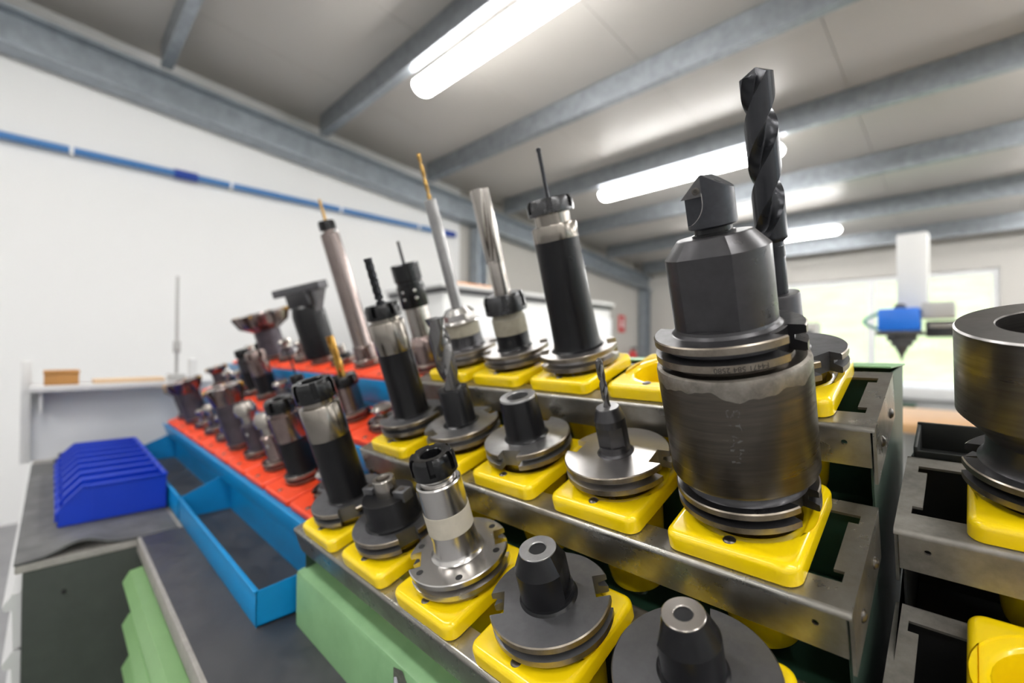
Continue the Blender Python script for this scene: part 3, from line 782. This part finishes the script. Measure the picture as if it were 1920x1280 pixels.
# ---- middle row (tier 2) ------------------------------------------------
t = ytool('collet_chuck', 2, 0, 'long black collet chuck holding a dark four-flute end mill')
taper(t); flange(t, 'flange_dark', ang=33, top=42, bot=24); L(t, 'body', 'black_oxide', [(31, 41.5), (28, 43), (26.4, 47), (25.6, 141)])
L(t, 'polished_collar', 'collar_steel', [(25.7, 141), (26, 142), (26, 185), (25, 187), (21, 187.5), (21, 193)]); nut(t, 25.4, 193, 214, hole=8, ang=0)
fluted(t, 6.1, 205, 281, 'drill_black', 4, 46, 180, 'end_mill', web=.6, land=.35, shank=16)
t = ytool('end_mill_holder', 2, 1, 'short black holder with a thick grey spiral end mill')
taper(t); flange(t, 'flange_grey', ang=250, top=42, bot=24); L(t, 'body', 'black_oxide', [(26, 41.5), (22, 43.5), (20.6, 47), (20.3, 89), (19.2, 91), (12, 91.3)])
fluted(t, 13.6, 86, 187, 'carbide', 2, 150, 180, 'end_mill', web=.5, land=.46, ph=1.2)
t = ytool('shrink_holder', 2, 2, 'short black holder with an empty round bore standing on a grey grooved disc')
taper(t); flange(t, 'flange_grey', ang=286, top=41, bot=23); L(t, 'body', 'black_oxide', [(27, 40.5), (24.4, 42.5), (23.2, 46), (21.8, 87), (21.4, 88)])
bm = loft(B(), [ring(.0214, .0875), ring(.0214, .0892), ring(.0206, .0904), ring(.0132, .0904), ring(.0124, .0895), ring(.0124, .066)]); obj('ring_face', bm, 'flange_grey', t)
t = ytool('drill_holder', 2, 3, 'slim black faceted holder with a thin short twist drill, on a bright disc')
taper(t, 'bright_steel'); flange(t, 'flange_bright', ang=6, top=42, bot=24)
flatted(t, 'body', 'gun_grey', 14.9, 41.5, 78, [(262, 12.6), (318, 13.2)], 51, 71, top=[(11.3, 88.5), (10.6, 89)])
L(t, 'top_face', 'flange_grey', [(10.7, 88.7), (10.7, 89.3), (4.2, 89.5)], 32); fluted(t, 3.7, 84, 139, 'carbide', 2, 44, 118, land=.5, web=.4)
# big stacked holder
t = ytool('stacked_drill_holder', 2, 4, 'large burnished adapter carrying a black holder with an indexable drill head, the biggest tool', dx=-.002)
taper(t); flange(t, 'gun_grey', ang=-16, Rr=51.3, top=42, bot=25, name='lower_flange')
L(t, 'neck', 'gun_grey', [(44.5, 41.8), (42.5, 43.5), (41, 48), (41, 52)], 64)
L(t, 'adapter_body', 'burnished', [(46, 50.5), (51.6, 53.5), (52.6, 56), (52.9, 139.5), (52.2, 142), (50, 143), (43, 143.3), (43, 147.8)], 96)
n = 120; lo_ = []; random.seed(5)
for i in range(n):
    a = 2 * math.pi * i / n; z = 131.5 + 2.6 * math.sin(3 * a + 1) + 1.8 * math.sin(7 * a) + 1.2 * math.sin(13 * a + 2) + .6 * math.sin(29 * a)
    lo_.append((.05293 * math.cos(a), .05293 * math.sin(a), z * .001))
obj('worn_band', loft(B(), [lo_, [(x * 1.0006, y * 1.0006, z + .0003) for x, y, z in lo_], ring(.05298, .1395, n), ring(.0523, .1421, n), ring(.050, .1431, n)], False, False), 'burnished_light', t)
flange(t, 'gun_grey', ang=-12, Rr=51.5, top=166, bot=147.5, name='upper_flange')
flatted(t, 'holder_body', 'gun_grey', 35.2, 165.5, 222.5, [(-85, 30.4), (95, 30.4)], 171, 222.5, top=[(25.5, 234), (24.6, 234.6)])
L(t, 'head_neck', 'black_nut', [(14.5, 234), (14.5, 236), (12.6, 236.5), (12.6, 239.5), (14, 240.5)], 40)
# indexable head: cylinder with gabled top and a milled chip pocket
def booldiff(bmA, bmB):
    oa = bpy.data.objects.new('a', bpy.data.meshes.new('a')); bmesh.ops.recalc_face_normals(bmA, faces=bmA.faces[:]); bmA.to_mesh(oa.data); bmA.free(); COL.objects.link(oa)
    ob = bpy.data.objects.new('b', bpy.data.meshes.new('b')); bmesh.ops.recalc_face_normals(bmB, faces=bmB.faces[:]); bmB.to_mesh(ob.data); bmB.free(); COL.objects.link(ob)
    md = oa.modifiers.new('d', 'BOOLEAN'); md.operation = 'DIFFERENCE'; md.object = ob; md.solver = 'EXACT'
    dg = bpy.context.evaluated_depsgraph_get(); dg.update()
    me = bpy.data.meshes.new_from_object(oa.evaluated_get(dg)); r_ = bmesh.new(); r_.from_mesh(me)
    for o_ in (oa, ob): bpy.data.objects.remove(o_)
    bpy.data.meshes.remove(me)
    return r_
n = 64; k_ = .72
gable = lambda f: [((16.2 * f * math.cos(2 * math.pi * i / n)) * .001, (16.2 * f * math.sin(2 * math.pi * i / n)) * .001, (264 + (16.2 - abs(16.2 * f * math.cos(2 * math.pi * i / n))) * k_) * .001) for i in range(n)]
bmA = loft(B(), [ring(.0152, .2400, n), ring(.0162, .2410, n), ring(.0162, .2625, n), gable(1.0), gable(.66), gable(.33), gable(.02)])
arc = [(-1.0 - 15.5 + 15.5 * math.cos(R(a_)), 258.5 + 15.5 * math.sin(R(a_))) for a_ in range(-75, 1, 6)]
bmB = prism(B(), [(-.021, .2430)] + [(x_ * .001, z_ * .001) for x_, z_ in arc] + [(-.001, .290), (-.021, .290)], 'y', -.030, -.0040)
hdM = Matrix.Rotation(R(8), 4, 'Z')
ho = obj('drill_head', booldiff(bmA, bmB), 'head_grey', t, hdM, 25)
obj('pocket_highlight', tube(B(), [(x_ * .001, -math.sqrt(max(0, 16.2 ** 2 - x_ * x_)) * .001, z_ * .001) for x_, z_ in arc if abs(x_) < 15] + [(-.001, -.01617, .264)], .00022, 6), 'bright_steel', ho)  # thin bright tube stands in for the highlight along the pocket edge
bm = prism(B(), [(-.0175, .2620), (-.0012, .2620), (-.0012, .2762), (-.0030, .2762)], 'y', -.0075, -.0041)
io = obj('cutting_insert', bm, 'carbide', t, hdM)
bm = B(); lathe(bm, [(2.6, 0), (2.6, .5), (1.6, .7), (1.5, -.2)], 20); obj('insert_screw', bm, 'screw_steel', io, Matrix.Translation((-.0066, -.0075, .2662)) @ Matrix.Rotation(math.pi / 2, 4, 'X'))
obj('coolant_hole', lathe(B(), [(2.3, -.1), (2.3, .15)], 18), 'black_void', ho, Matrix.Translation((.0080, -.0080, .264 + .0082 * .72)) @ Matrix.Rotation(R(36), 4, 'Y'))
# engraved figures on the upper flange and scratched letters on the body
bm = text_mesh('F4471 584 2580', .0052)
rad_, zc = 51.62, 150.4
for v in bm.verts:
    a = R(-62) - v.co.x / (rad_ * .001); z = zc * .001 - v.co.y
    v.co = Vector((rad_ * .001 * math.cos(a), rad_ * .001 * math.sin(a), z))
obj('engraved_number', bm, 'engraved', t)
bm = text_mesh('STAM', .0165)
rad_ = 52.98
for v in bm.verts:
    a = R(-72) + v.co.y * .75 / (rad_ * .001); z = .103 - v.co.x * 1.0
    v.co = Vector((rad_ * .001 * math.cos(a), rad_ * .001 * math.sin(a), z))
bmesh.ops.delete(bm, geom=[f for i, f in enumerate(bm.faces) if i % 3 != 0], context='FACES')
obj('scratched_letters', bm, 'scratched', t)
# ---- back row (tier 3) --------------------------------------------------
t = ytool('drill_chuck', 3, 0, 'silver chuck with long grey extension bar and tiny golden drill', dx=.012)
taper(t); flange(t, 'flange_bright', ang=40, top=41, bot=23)
L(t, 'body', 'gun_grey', [(33, 40.5), (30.5, 43), (29.6, 46), (28.4, 62)]); L(t, 'tape_band', 'old_tape', [(28.6, 62), (28.7, 62.5), (28.0, 84), (27.8, 84.5)])
flatted(t, 'chuck_nose', 'bright_steel', 27.2, 84, 98, [(250, 24), (310, 24), (10, 24), (70, 24), (130, 24), (190, 24)], 88, 98, top=[(19, 107), (11, 108)])
L(t, 'extension_bar', 'flange_grey', [(9.6, 107), (9.4, 110), (9.9, 280), (9.2, 281), (4, 281.5)], 32); fluted(t, 3.2, 279, 352, 'brass_drill', 2, 44, 118)
t = ytool('boring_bar_holder', 3, 1, 'black nut holder with taped band gripping a tall silver fluted boring bar', dx=.004)
taper(t); flange(t, 'flange_bright', ang=42, top=40, bot=22); L(t, 'body', 'black_oxide', [(28, 39.5), (25.6, 42), (24.6, 45), (24.4, 63)])
obj('side_hole', lathe(B(), [(3.4, 0), (3.4, .4)], 18), 'black_void', t, Matrix.Rotation(R(-58), 4, 'Z') @ Matrix.Translation((.0245, 0, .053)) @ Matrix.Rotation(R(90), 4, 'Y'))
L(t, 'tape_band', 'old_tape', [(24.9, 63), (25, 63.2), (25, 86), (24.6, 86.2), (23, 90), (22, 96)]); nut(t, 31, 95, 122, 'nut_grey', hole=13, ang=15)
L(t, 'boring_bar', 'worn_steel', [(12.2, 110), (12.2, 170), (12, 171)], 40); fluted(t, 13.4, 168, 271, 'worn_steel', 2, 420, 180, 'cutter', web=.45, land=.66, ph=2.2)
t = ytool('collet_chuck', 3, 2, 'tall thick black collet chuck with polished collar and a thin pin cutter')
taper(t, 'bright_steel'); flange(t, 'flange_bright', ang=36, top=41, bot=22, Rr=52); L(t, 'body', 'black_oxide', [(36, 40.5), (31.5, 43), (30, 50), (29, 90), (27.9, 182)])
L(t, 'polished_collar', 'collar_steel', [(28, 182), (28.2, 183), (28.2, 199), (27.2, 201), (21.8, 201.5), (21.8, 215)]); nut(t, 28.6, 214, 233, 'nut_grey', hole=4, ang=8)
L(t, 'pin_cutter', 'drill_black', [(2.4, 228), (2.4, 288), (2.9, 288.5), (2.9, 292), (1.5, 293)], 20)
t = ytool('drill_holder', 3, 4, 'dark holder with the big black twist drill rising highest of all')
taper(t); flange(t, 'flange_dark', ang=330, top=41, bot=23)
L(t, 'body', 'gun_grey', [(24, 40.5), (20.5, 43), (19, 46), (18.6, 92), (17.6, 94), (9, 94.2)]); L(t, 'drill_shank', 'drill_black', [(9.2, 90), (9.2, 150), (8.8, 152)], 36)
fluted(t, 12.9, 128, 288, 'drill_black', 2, 118, 122, land=.55, web=.36, shank=16, rs=9.6, ph=.6)
# ---- ring holder in the right-hand rack
S0, c, so = RR[3]
t = tool('ring_holder', QX(0), S0 + so, c, 'heavy dark steel ring holder cut by the right edge', 'tool holder', 'tools in the lower rack')
taper(t, 'burnished_light'); flange(t, 'gun_grey', ang=176, top=41, bot=23)
L(t, 'neck', 'gun_grey', [(42, 40.8), (39, 44), (37.5, 50), (37, 66)], 64)
bm = loft(B(), [ring(.037, .060, 96), ring(.041, .0665, 96), ring(.0530, .0800, 96), ring(.0540, .0815, 96), ring(.0545, .1458, 96), ring(.0535, .1472, 96), ring(.0330, .1472, 96), ring(.0322, .1462, 96), ring(.0318, .085, 96)])
for f_ in bm.faces:
    if len(f_.verts) == 4 and .1454 < f_.calc_center_median().z < .1470 and f_.calc_center_median().to_2d().length > .05: f_.material_index = 1  # chamfer faces get a brighter metal, rim light put into the colour
ro_ = obj('ring_body', bm, 'ring_steel', t, None, 28); ro_.data.materials.append(MATS['flange_bright'])

# ---- tools in the red rack ----------------------------------------------
def rbase(t, m='worn_steel', fm='brown_steel', top=30, bot=15, Rr=34, ang=30):
    taper(t, m, 22, 15, -42, True); flange(t, fm, Rr, top, bot, ang, 14, .76)
def r_chuck(r, k, label, h=150, rr=24, dx=0, bm_='purple_steel', cm='brown_steel', nm='black_nut', rot=0, hole=8):
    t = rtool('collet_chuck', r, k, label, dx=dx, rot=rot); rbase(t)
    L(t, 'body', bm_, [(rr + 4, 29.5), (rr + 1, 32), (rr, 36), (rr, h * .55)], 36); L(t, 'polished_collar', cm, [(rr + .2, h * .55), (rr + .4, h * .56), (rr + .4, h - 30), (rr - 4, h - 29), (rr - 4, h - 22)], 36)
    nut(t, rr * 1.0, h - 23, h, nm, hole=hole); return t
def r_mill(r, k, label, h=120, rb=26, rc=42, dx=0, bm_='purple_steel', cm='brown_steel', rot=0, teeth=7, thick=24, z_in=None):
    t = rtool('face_mill', r, k, label, 'milling cutter', dx=dx, rot=rot); rbase(t)
    L(t, 'arbor', bm_, [(rb + 5, 29.5), (rb + 1, 32), (rb, 36), (rb, h - thick + .5)], 36)
    ns = [(2 * math.pi * i / teeth, rc * .34, rc * .78) for i in range(teeth)]; nz = [(a, w_, rb * 1.02) for a, w_, d in ns]
    zb = h - thick
    lays = [outline(rb * 1.05, zb, [(a, w_ * .6, rb) for a, w_, d in ns]), outline(rc * .86, zb + thick * .35, [(a, w_ * .8, rc * .74) for a, w_, d in ns]), outline(rc, h - 5, ns), outline(rc, h - 1, ns), outline(rc * .97, h, ns)]
    top = lays[-1]; lays += [circ_like(top, rc * .5, h), circ_like(top, rc * .45, h - 5), circ_like(top, 6, h - 6)]
    hd_ = obj('cutter_body', loft(B(), lays), cm, t, None, 30)
    for i in range(teeth):
        a = 2 * math.pi * (i + .18) / teeth
        obj('carbide_tip', box(B(), rc * .00075, rc * .00104, -.0025, .0025, (h - 11) * .001, (h + 1) * .001, .0008), 'gold_tin' if i % 2 else 'carbide', hd_, Matrix.Rotation(a, 4, 'Z'))
    return t
def r_arbor(r, k, label, h=90, rr=20, dx=0, m='brown_steel', knob=True):
    t = rtool('arbor', r, k, label, 'tool holder', dx=dx); rbase(t, ang=80)
    L(t, 'body', m, [(rr + 5, 29.5), (rr + 1, 32), (rr, 36), (rr, h * .62), (rr - 3, h * .64), (rr - 5, h * .66)], 32)
    L(t, 'nose', 'worn_steel', [(rr - 6, h * .64), (rr - 6, h * .78), (rr * 1.05, h * .80), (rr * 1.1, h * .9), (rr * .8, h), (5, h)] if knob else [(rr * .6, h * .64), (rr * .6, h - 2), (rr * .5, h), (4, h)], 32)
    obj('clamp_screw', lathe(B(), [(4, 0), (4, 1.5), (2, 2)], 14), 'bright_steel', t, Matrix.Rotation(R(-50), 4, 'Z') @ Matrix.Translation((rr * .001, 0, h * .0005)) @ Matrix.Rotation(R(90), 4, 'Y'))
    return t
def r_drill(r, k, label, h=150, dr=5, m='drill_black', dx=0, rr=18, hb=75, fl=2, end=118, bm_='brown_steel'):
    t = rtool('drill_holder', r, k, label, 'tool holder', dx=dx); rbase(t)
    L(t, 'body', bm_, [(rr + 5, 29.5), (rr + 1, 32), (rr, 36), (rr, hb - 22)], 32); nut(t, rr * 1.15, hb - 22, hb, hole=dr + 1)
    fluted(t, dr, hb - 8, h, m, fl, dr * 20, end, 'cutter', web=.5, land=.5); return t
# tier 1 (front)
r_arbor(1, 0, 'short grey arbor on the red insert touching the yellow front tier', 60, 20, m='flange_dark')
r_chuck(1, 1, 'brown and black collet chuck on the second red insert of the front tier', 172, 27, bm_='black_oxide', hole=12)
r_arbor(1, 2, 'brown stepped arbor with collar on the third red insert of the front tier', 128, 21)
r_arbor(1, 3, 'dark arbor with a bright side screw on the fourth red insert of the front tier', 140, 21, m='purple_steel')
r_mill(1, 4, 'thick shell mill with shiny brown rim, tallest in the front red tier', 168, 33, 43, bm_='purple_steel', thick=42)
r_arbor(1, 5, 'small arbor with round knob behind the thick shell mill', 84, 18)
r_arbor(1, 6, 'small arbor with grey ball-shaped knob, seventh red insert of the front tier', 96, 17, m='purple_steel')
r_arbor(1, 7, 'low arbor next to the far face mill of the front red tier', 70, 17)
r_mill(1, 8, 'wide face mill on dark purple arbor at the far end of the front red tier', 152, 32, 52, thick=40)
r_mill(1, 9, 'small dark face mill last in the front red tier', 122, 25, 40, thick=26, cm='flange_dark')
# tier 2 (middle)
r_arbor(2, 0, 'short arbor on the middle red tier half hidden by the black collet chuck', 55, 20)
r_drill(2, 1, 'brown nut holder with a golden end mill in the middle red tier', 186, 7.5, 'gold_tin', 0, 24, 105, 2, 180)
r_arbor(2, 2, 'low brown arbor beside the golden end mill holder', 66, 19)
r_drill(2, 3, 'small holder with a thin pin drill in the middle red tier', 150, 2.2, 'drill_black', 0, 14, 92)
r_arbor(2, 4, 'short grey arbor right of the paired cylinders in the middle red tier', 70, 19, m='flange_dark')
r_chuck(2, 5, 'brown cylinder chuck with side screw in the middle red tier', 148, 26, bm_='black_oxide', hole=10, nm='brown_steel')
r_chuck(2, 6, 'dark grey cylinder chuck standing beside the brown cylinder chuck', 152, 19, bm_='black_oxide', cm='gun_grey')
r_arbor(2, 7, 'low shiny arbor behind the paired cylinders', 80, 17)
r_arbor(2, 8, 'small brown arbor second from the far end of the middle red tier', 72, 16)
r_mill(2, 9, 'small brown face mill last in the middle red tier', 84, 22, 34, thick=22)
# tier 3 (back)
t = rtool('tap_chuck', 3, 0, 'black quick-change tap chuck with thin tap next to the first yellow back insert'); rbase(t)
L(t, 'body', 'brown_steel', [(33, 29.5), (30, 32), (30, 66), (26, 82), (24, 84)], 36); L(t, 'collar', 'worn_steel', [(20, 82), (22, 84), (22, 140), (21, 141)], 36)
L(t, 'sleeve', 'black_nut', [(25.6, 140), (26.2, 141), (26.2, 182), (24, 184), (24, 190), (26.2, 192), (26.2, 222), (24, 224), (6, 224.5)], 36)
for a in (-70, -20):
    for z in (158, 172): obj('grip_ball', lathe(B(), [(3, 0), (3, .5), (1.5, 1.4)], 12), 'bright_steel', t, Matrix.Rotation(R(a), 4, 'Z') @ Matrix.Translation((.0262, 0, z * .001)) @ Matrix.Rotation(R(90), 4, 'Y'))
L(t, 'tap', 'gun_grey', [(3.0, 220), (3.0, 264), (2.2, 266)], 16)
r_arbor(3, 1, 'short arbor on the back red tier behind the black collet chuck with end mill', 70, 20)
t = rtool('long_arbor', 3, 2, 'very long silver arbor with black nut and thin golden drill'); rbase(t, fm='worn_steel')
L(t, 'body', 'brown_steel', [(30, 29.5), (27, 32), (26, 60), (21.5, 64)], 36)
L(t, 'long_bar', 'brown_bar', [(24, 60), (22.5, 66), (20.5, 322), (18, 325), (12, 326), (12, 332)], 36); nut(t, 18, 331, 352, hole=4); L(t, 'drill_bit', 'brass_drill', [(3.2, 345), (3.2, 396), (1, 400)], 14)
r_arbor(3, 3, 'low dark arbor between the long silver arbor and the boring head', 62, 20, m='black_oxide', knob=False)
t = rtool('boring_tool', 3, 4, 'black boring head with a wide slanted cross bar, standing before the white wall', rot=20); rbase(t)
L(t, 'body', 'black_oxide', [(38, 29.5), (42, 33), (43, 150), (38, 170), (30, 176)], 40)
obj('slide', box(B(), -.038, .042, -.026, .026, .172, .214, .003), 'gun_grey', t)
obj('cross_bar', box(B(), -.095, .085, -.016, .016, .208, .230, .003), 'flange_dark', t)
obj('gusset', prism(B(), [(.020, .17), (.040, .15), (.078, .208), (.010, .208)], 'y', -.012, .012), 'flange_grey', t)
r_arbor(3, 5, 'low shiny arbor between the boring head and the face mill', 76, 19)
r_arbor(3, 6, 'stubby dark arbor next to the big face mill of the back red tier', 80, 20, m='purple_steel')
r_mill(3, 7, 'big brown face mill with many teeth at the far back of the red rack', 172, 40, 88, thick=58, teeth=8)
r_drill(3, 8, 'thin brown rod holder under the big face mill', 130, 4, 'brown_steel', 0, 16, 70)
r_arbor(3, 9, 'last small arbor of the back red tier', 60, 16)

# ================================================================== far end of the workshop
def place(root_loc, name, label, cat, group=None):
    e = empty(name, Matrix.Translation(root_loc)); tag(e, label, cat, group); return e
# measuring machine in front of the windows
mx, my = -.34, 4.6
mm = place((mx, my, 0), 'measuring_machine', 'white column machine with a blue head in front of the window', 'machine')
obj('post', box(B(), .75, 1.15, -.30, .35, 0, 1.60, .02), 'machine_grey', mm)
obj('base', box(B(), .35, 1.25, -.45, .5, 0, .55, .02), 'machine_grey', mm)
obj('column', box(B(), -.06, .115, -.14, .04, 1.48, 2.10, .012), 'machine_white', mm)
obj('arm', box(B(), .10, .80, -.16, .048, 1.335, 1.45, .01), 'machine_dark', mm)
obj('arm_rail', box(B(), .12, .78, -.20, -.162, 1.40, 1.43), 'worn_steel', mm)
obj('blue_head', box(B(), -.145, .085, -.40, -.165, 1.375, 1.535, .012), 'machine_blue', mm)
obj('head_plate', box(B(), -.155, .10, -.41, -.165, 1.345, 1.373, .004), 'machine_dark', mm)
obj('grey_box', box(B(), .09, .26, -.36, -.165, 1.46, 1.57, .01), 'machine_grey', mm)
obj('cap', lathe(B(), [(35, 1536), (35, 1560), (20, 1575)], 16), 'machine_dark', mm, Matrix.Translation((-.03, -.26, 0)))
sp = obj('spindle', lathe(B(), [(4, 1160), (10, 1190), (18, 1215), (34, 1245), (40, 1265), (62, 1268), (62, 1300), (85, 1304), (85, 1344)], 24), 'machine_dark', mm, Matrix.Translation((-.02, -.28, 0)))
obj('cable', tube(B(), [(-.146 - .09 * math.sin(math.pi * i / 12), -.28, 1.51 - .12 * i / 12) for i in range(13)], .012, 8), 'cable_green', mm)
# wooden worktable behind the rack
wt = place((.75, 3.68, 0), 'wooden_table', 'light wooden worktable seen between the two racks', 'table')
obj('table_top', box(B(), -1.15, 1.6, -.45, .45, .80, .85, .004), 'wood', wt)
for x in (-1.05, 1.5):
    for y in (-.38, .38): obj('leg', box(B(), x - .03, x + .03, y - .03, y + .03, 0, .80), 'machine_grey', wt)
# low machine bed below the window
bd = place((.6, 6.6, 0), 'machine_bed', 'grey machine with flat bed standing under the far window', 'machine')
obj('bed', box(B(), -1.5, 1.6, -.4, .4, .0, .74, .02), 'machine_grey', bd); obj('bed_top', box(B(), -1.55, 1.65, -.45, .45, .742, .86, .01), 'machine_white', bd)
obj('apron', box(B(), -1.45, -1.0, -.52, -.452, .40, .70, .01), 'green_dark', bd)
# picture frame-like control panel
cp = place((-1.52, 6.4, 0), 'control_stand', 'small beige control box on a stand left of the machine column', 'control box')
obj('stand', box(B(), -.03, .03, -.03, .03, 0, 1.12), 'machine_grey', cp); obj('box', box(B(), -.24, .24, -.10, .10, 1.12, 1.55, .01), 'wall_cream', cp); obj('screen', box(B(), -.14, .20, -.112, -.101, 1.22, 1.46, .004), 'machine_dark', cp)
# fire extinguisher, sign and notice by the corner
ex = place((XL + .16, 7.75, 0), 'fire_extinguisher', 'red fire extinguisher hanging in the far corner', 'extinguisher')
zz = CAMZ - .28
obj('cylinder', lathe(B(), [(60, 0), (85, 10), (88, 30), (88, 370), (60, 430), (25, 455), (25, 480)], 24), 'ext_red', ex, Matrix.Translation((0, 0, zz - .25)))
obj('valve', box(B(), -.03, .08, -.02, .02, zz + .235, zz + .28, .005), 'machine_dark', ex); obj('wall_bracket', box(B(), -.155, -.05, -.03, .03, zz - .1, zz + .1), 'machine_dark', ex)
sg = place((XL + .012, 7.62, CAMZ + .44), 'fire_sign', 'red fire sign on the cream wall above the extinguisher', 'sign')
obj('plate', box(B(), -.012, 0, -.11, .11, -.16, .16, .002), 'ext_red', sg); obj('pictogram', box(B(), .0005, .003, -.04, .03, -.08, .05), 'paper', sg); obj('pictogram_arrow', prism(B(), [(-.05, .07), (.04, .07), (-.005, .12)], 'x', .0005, .003), 'paper', sg)
o = obj('notice', box(B(), 0, .006, -.28, .28, -.36, .36, .001), 'paper', None, Matrix.Translation((XL + .002, 6.75, CAMZ + .28))); tag(o, 'white paper notice on the cream wall left of the fire sign', 'notice')
# storage counter along the left wall
ct = place((-3.6, 3.5, 0), 'wall_counter', 'pale cabinet counter with dark top edge behind the tap chuck', 'counter')
obj('body', box(B(), -.55, .35, -1.1, 1.5, 0, 1.72, .01), 'machine_white', ct); obj('top_edge', box(B(), -.56, .37, -1.12, 1.52, 1.722, 1.765, .004), 'machine_dark', ct)
obj('top_board', box(B(), -.58, .39, -1.14, 1.54, 1.767, 1.80, .004), 'machine_white', ct)
for y in (-1.0, -.15, .7): obj('door', box(B(), .352, .372, y, y + .8, .1, 1.6, .004), 'panel_white', ct)
o = obj('orange_carton', box(B(), -.15, .15, -.25, .25, 0, .05, .005), 'orange_card', None, Matrix.Translation((-3.55, 2.85, 1.80))); tag(o, 'low orange carton lying on the pale wall counter', 'carton')
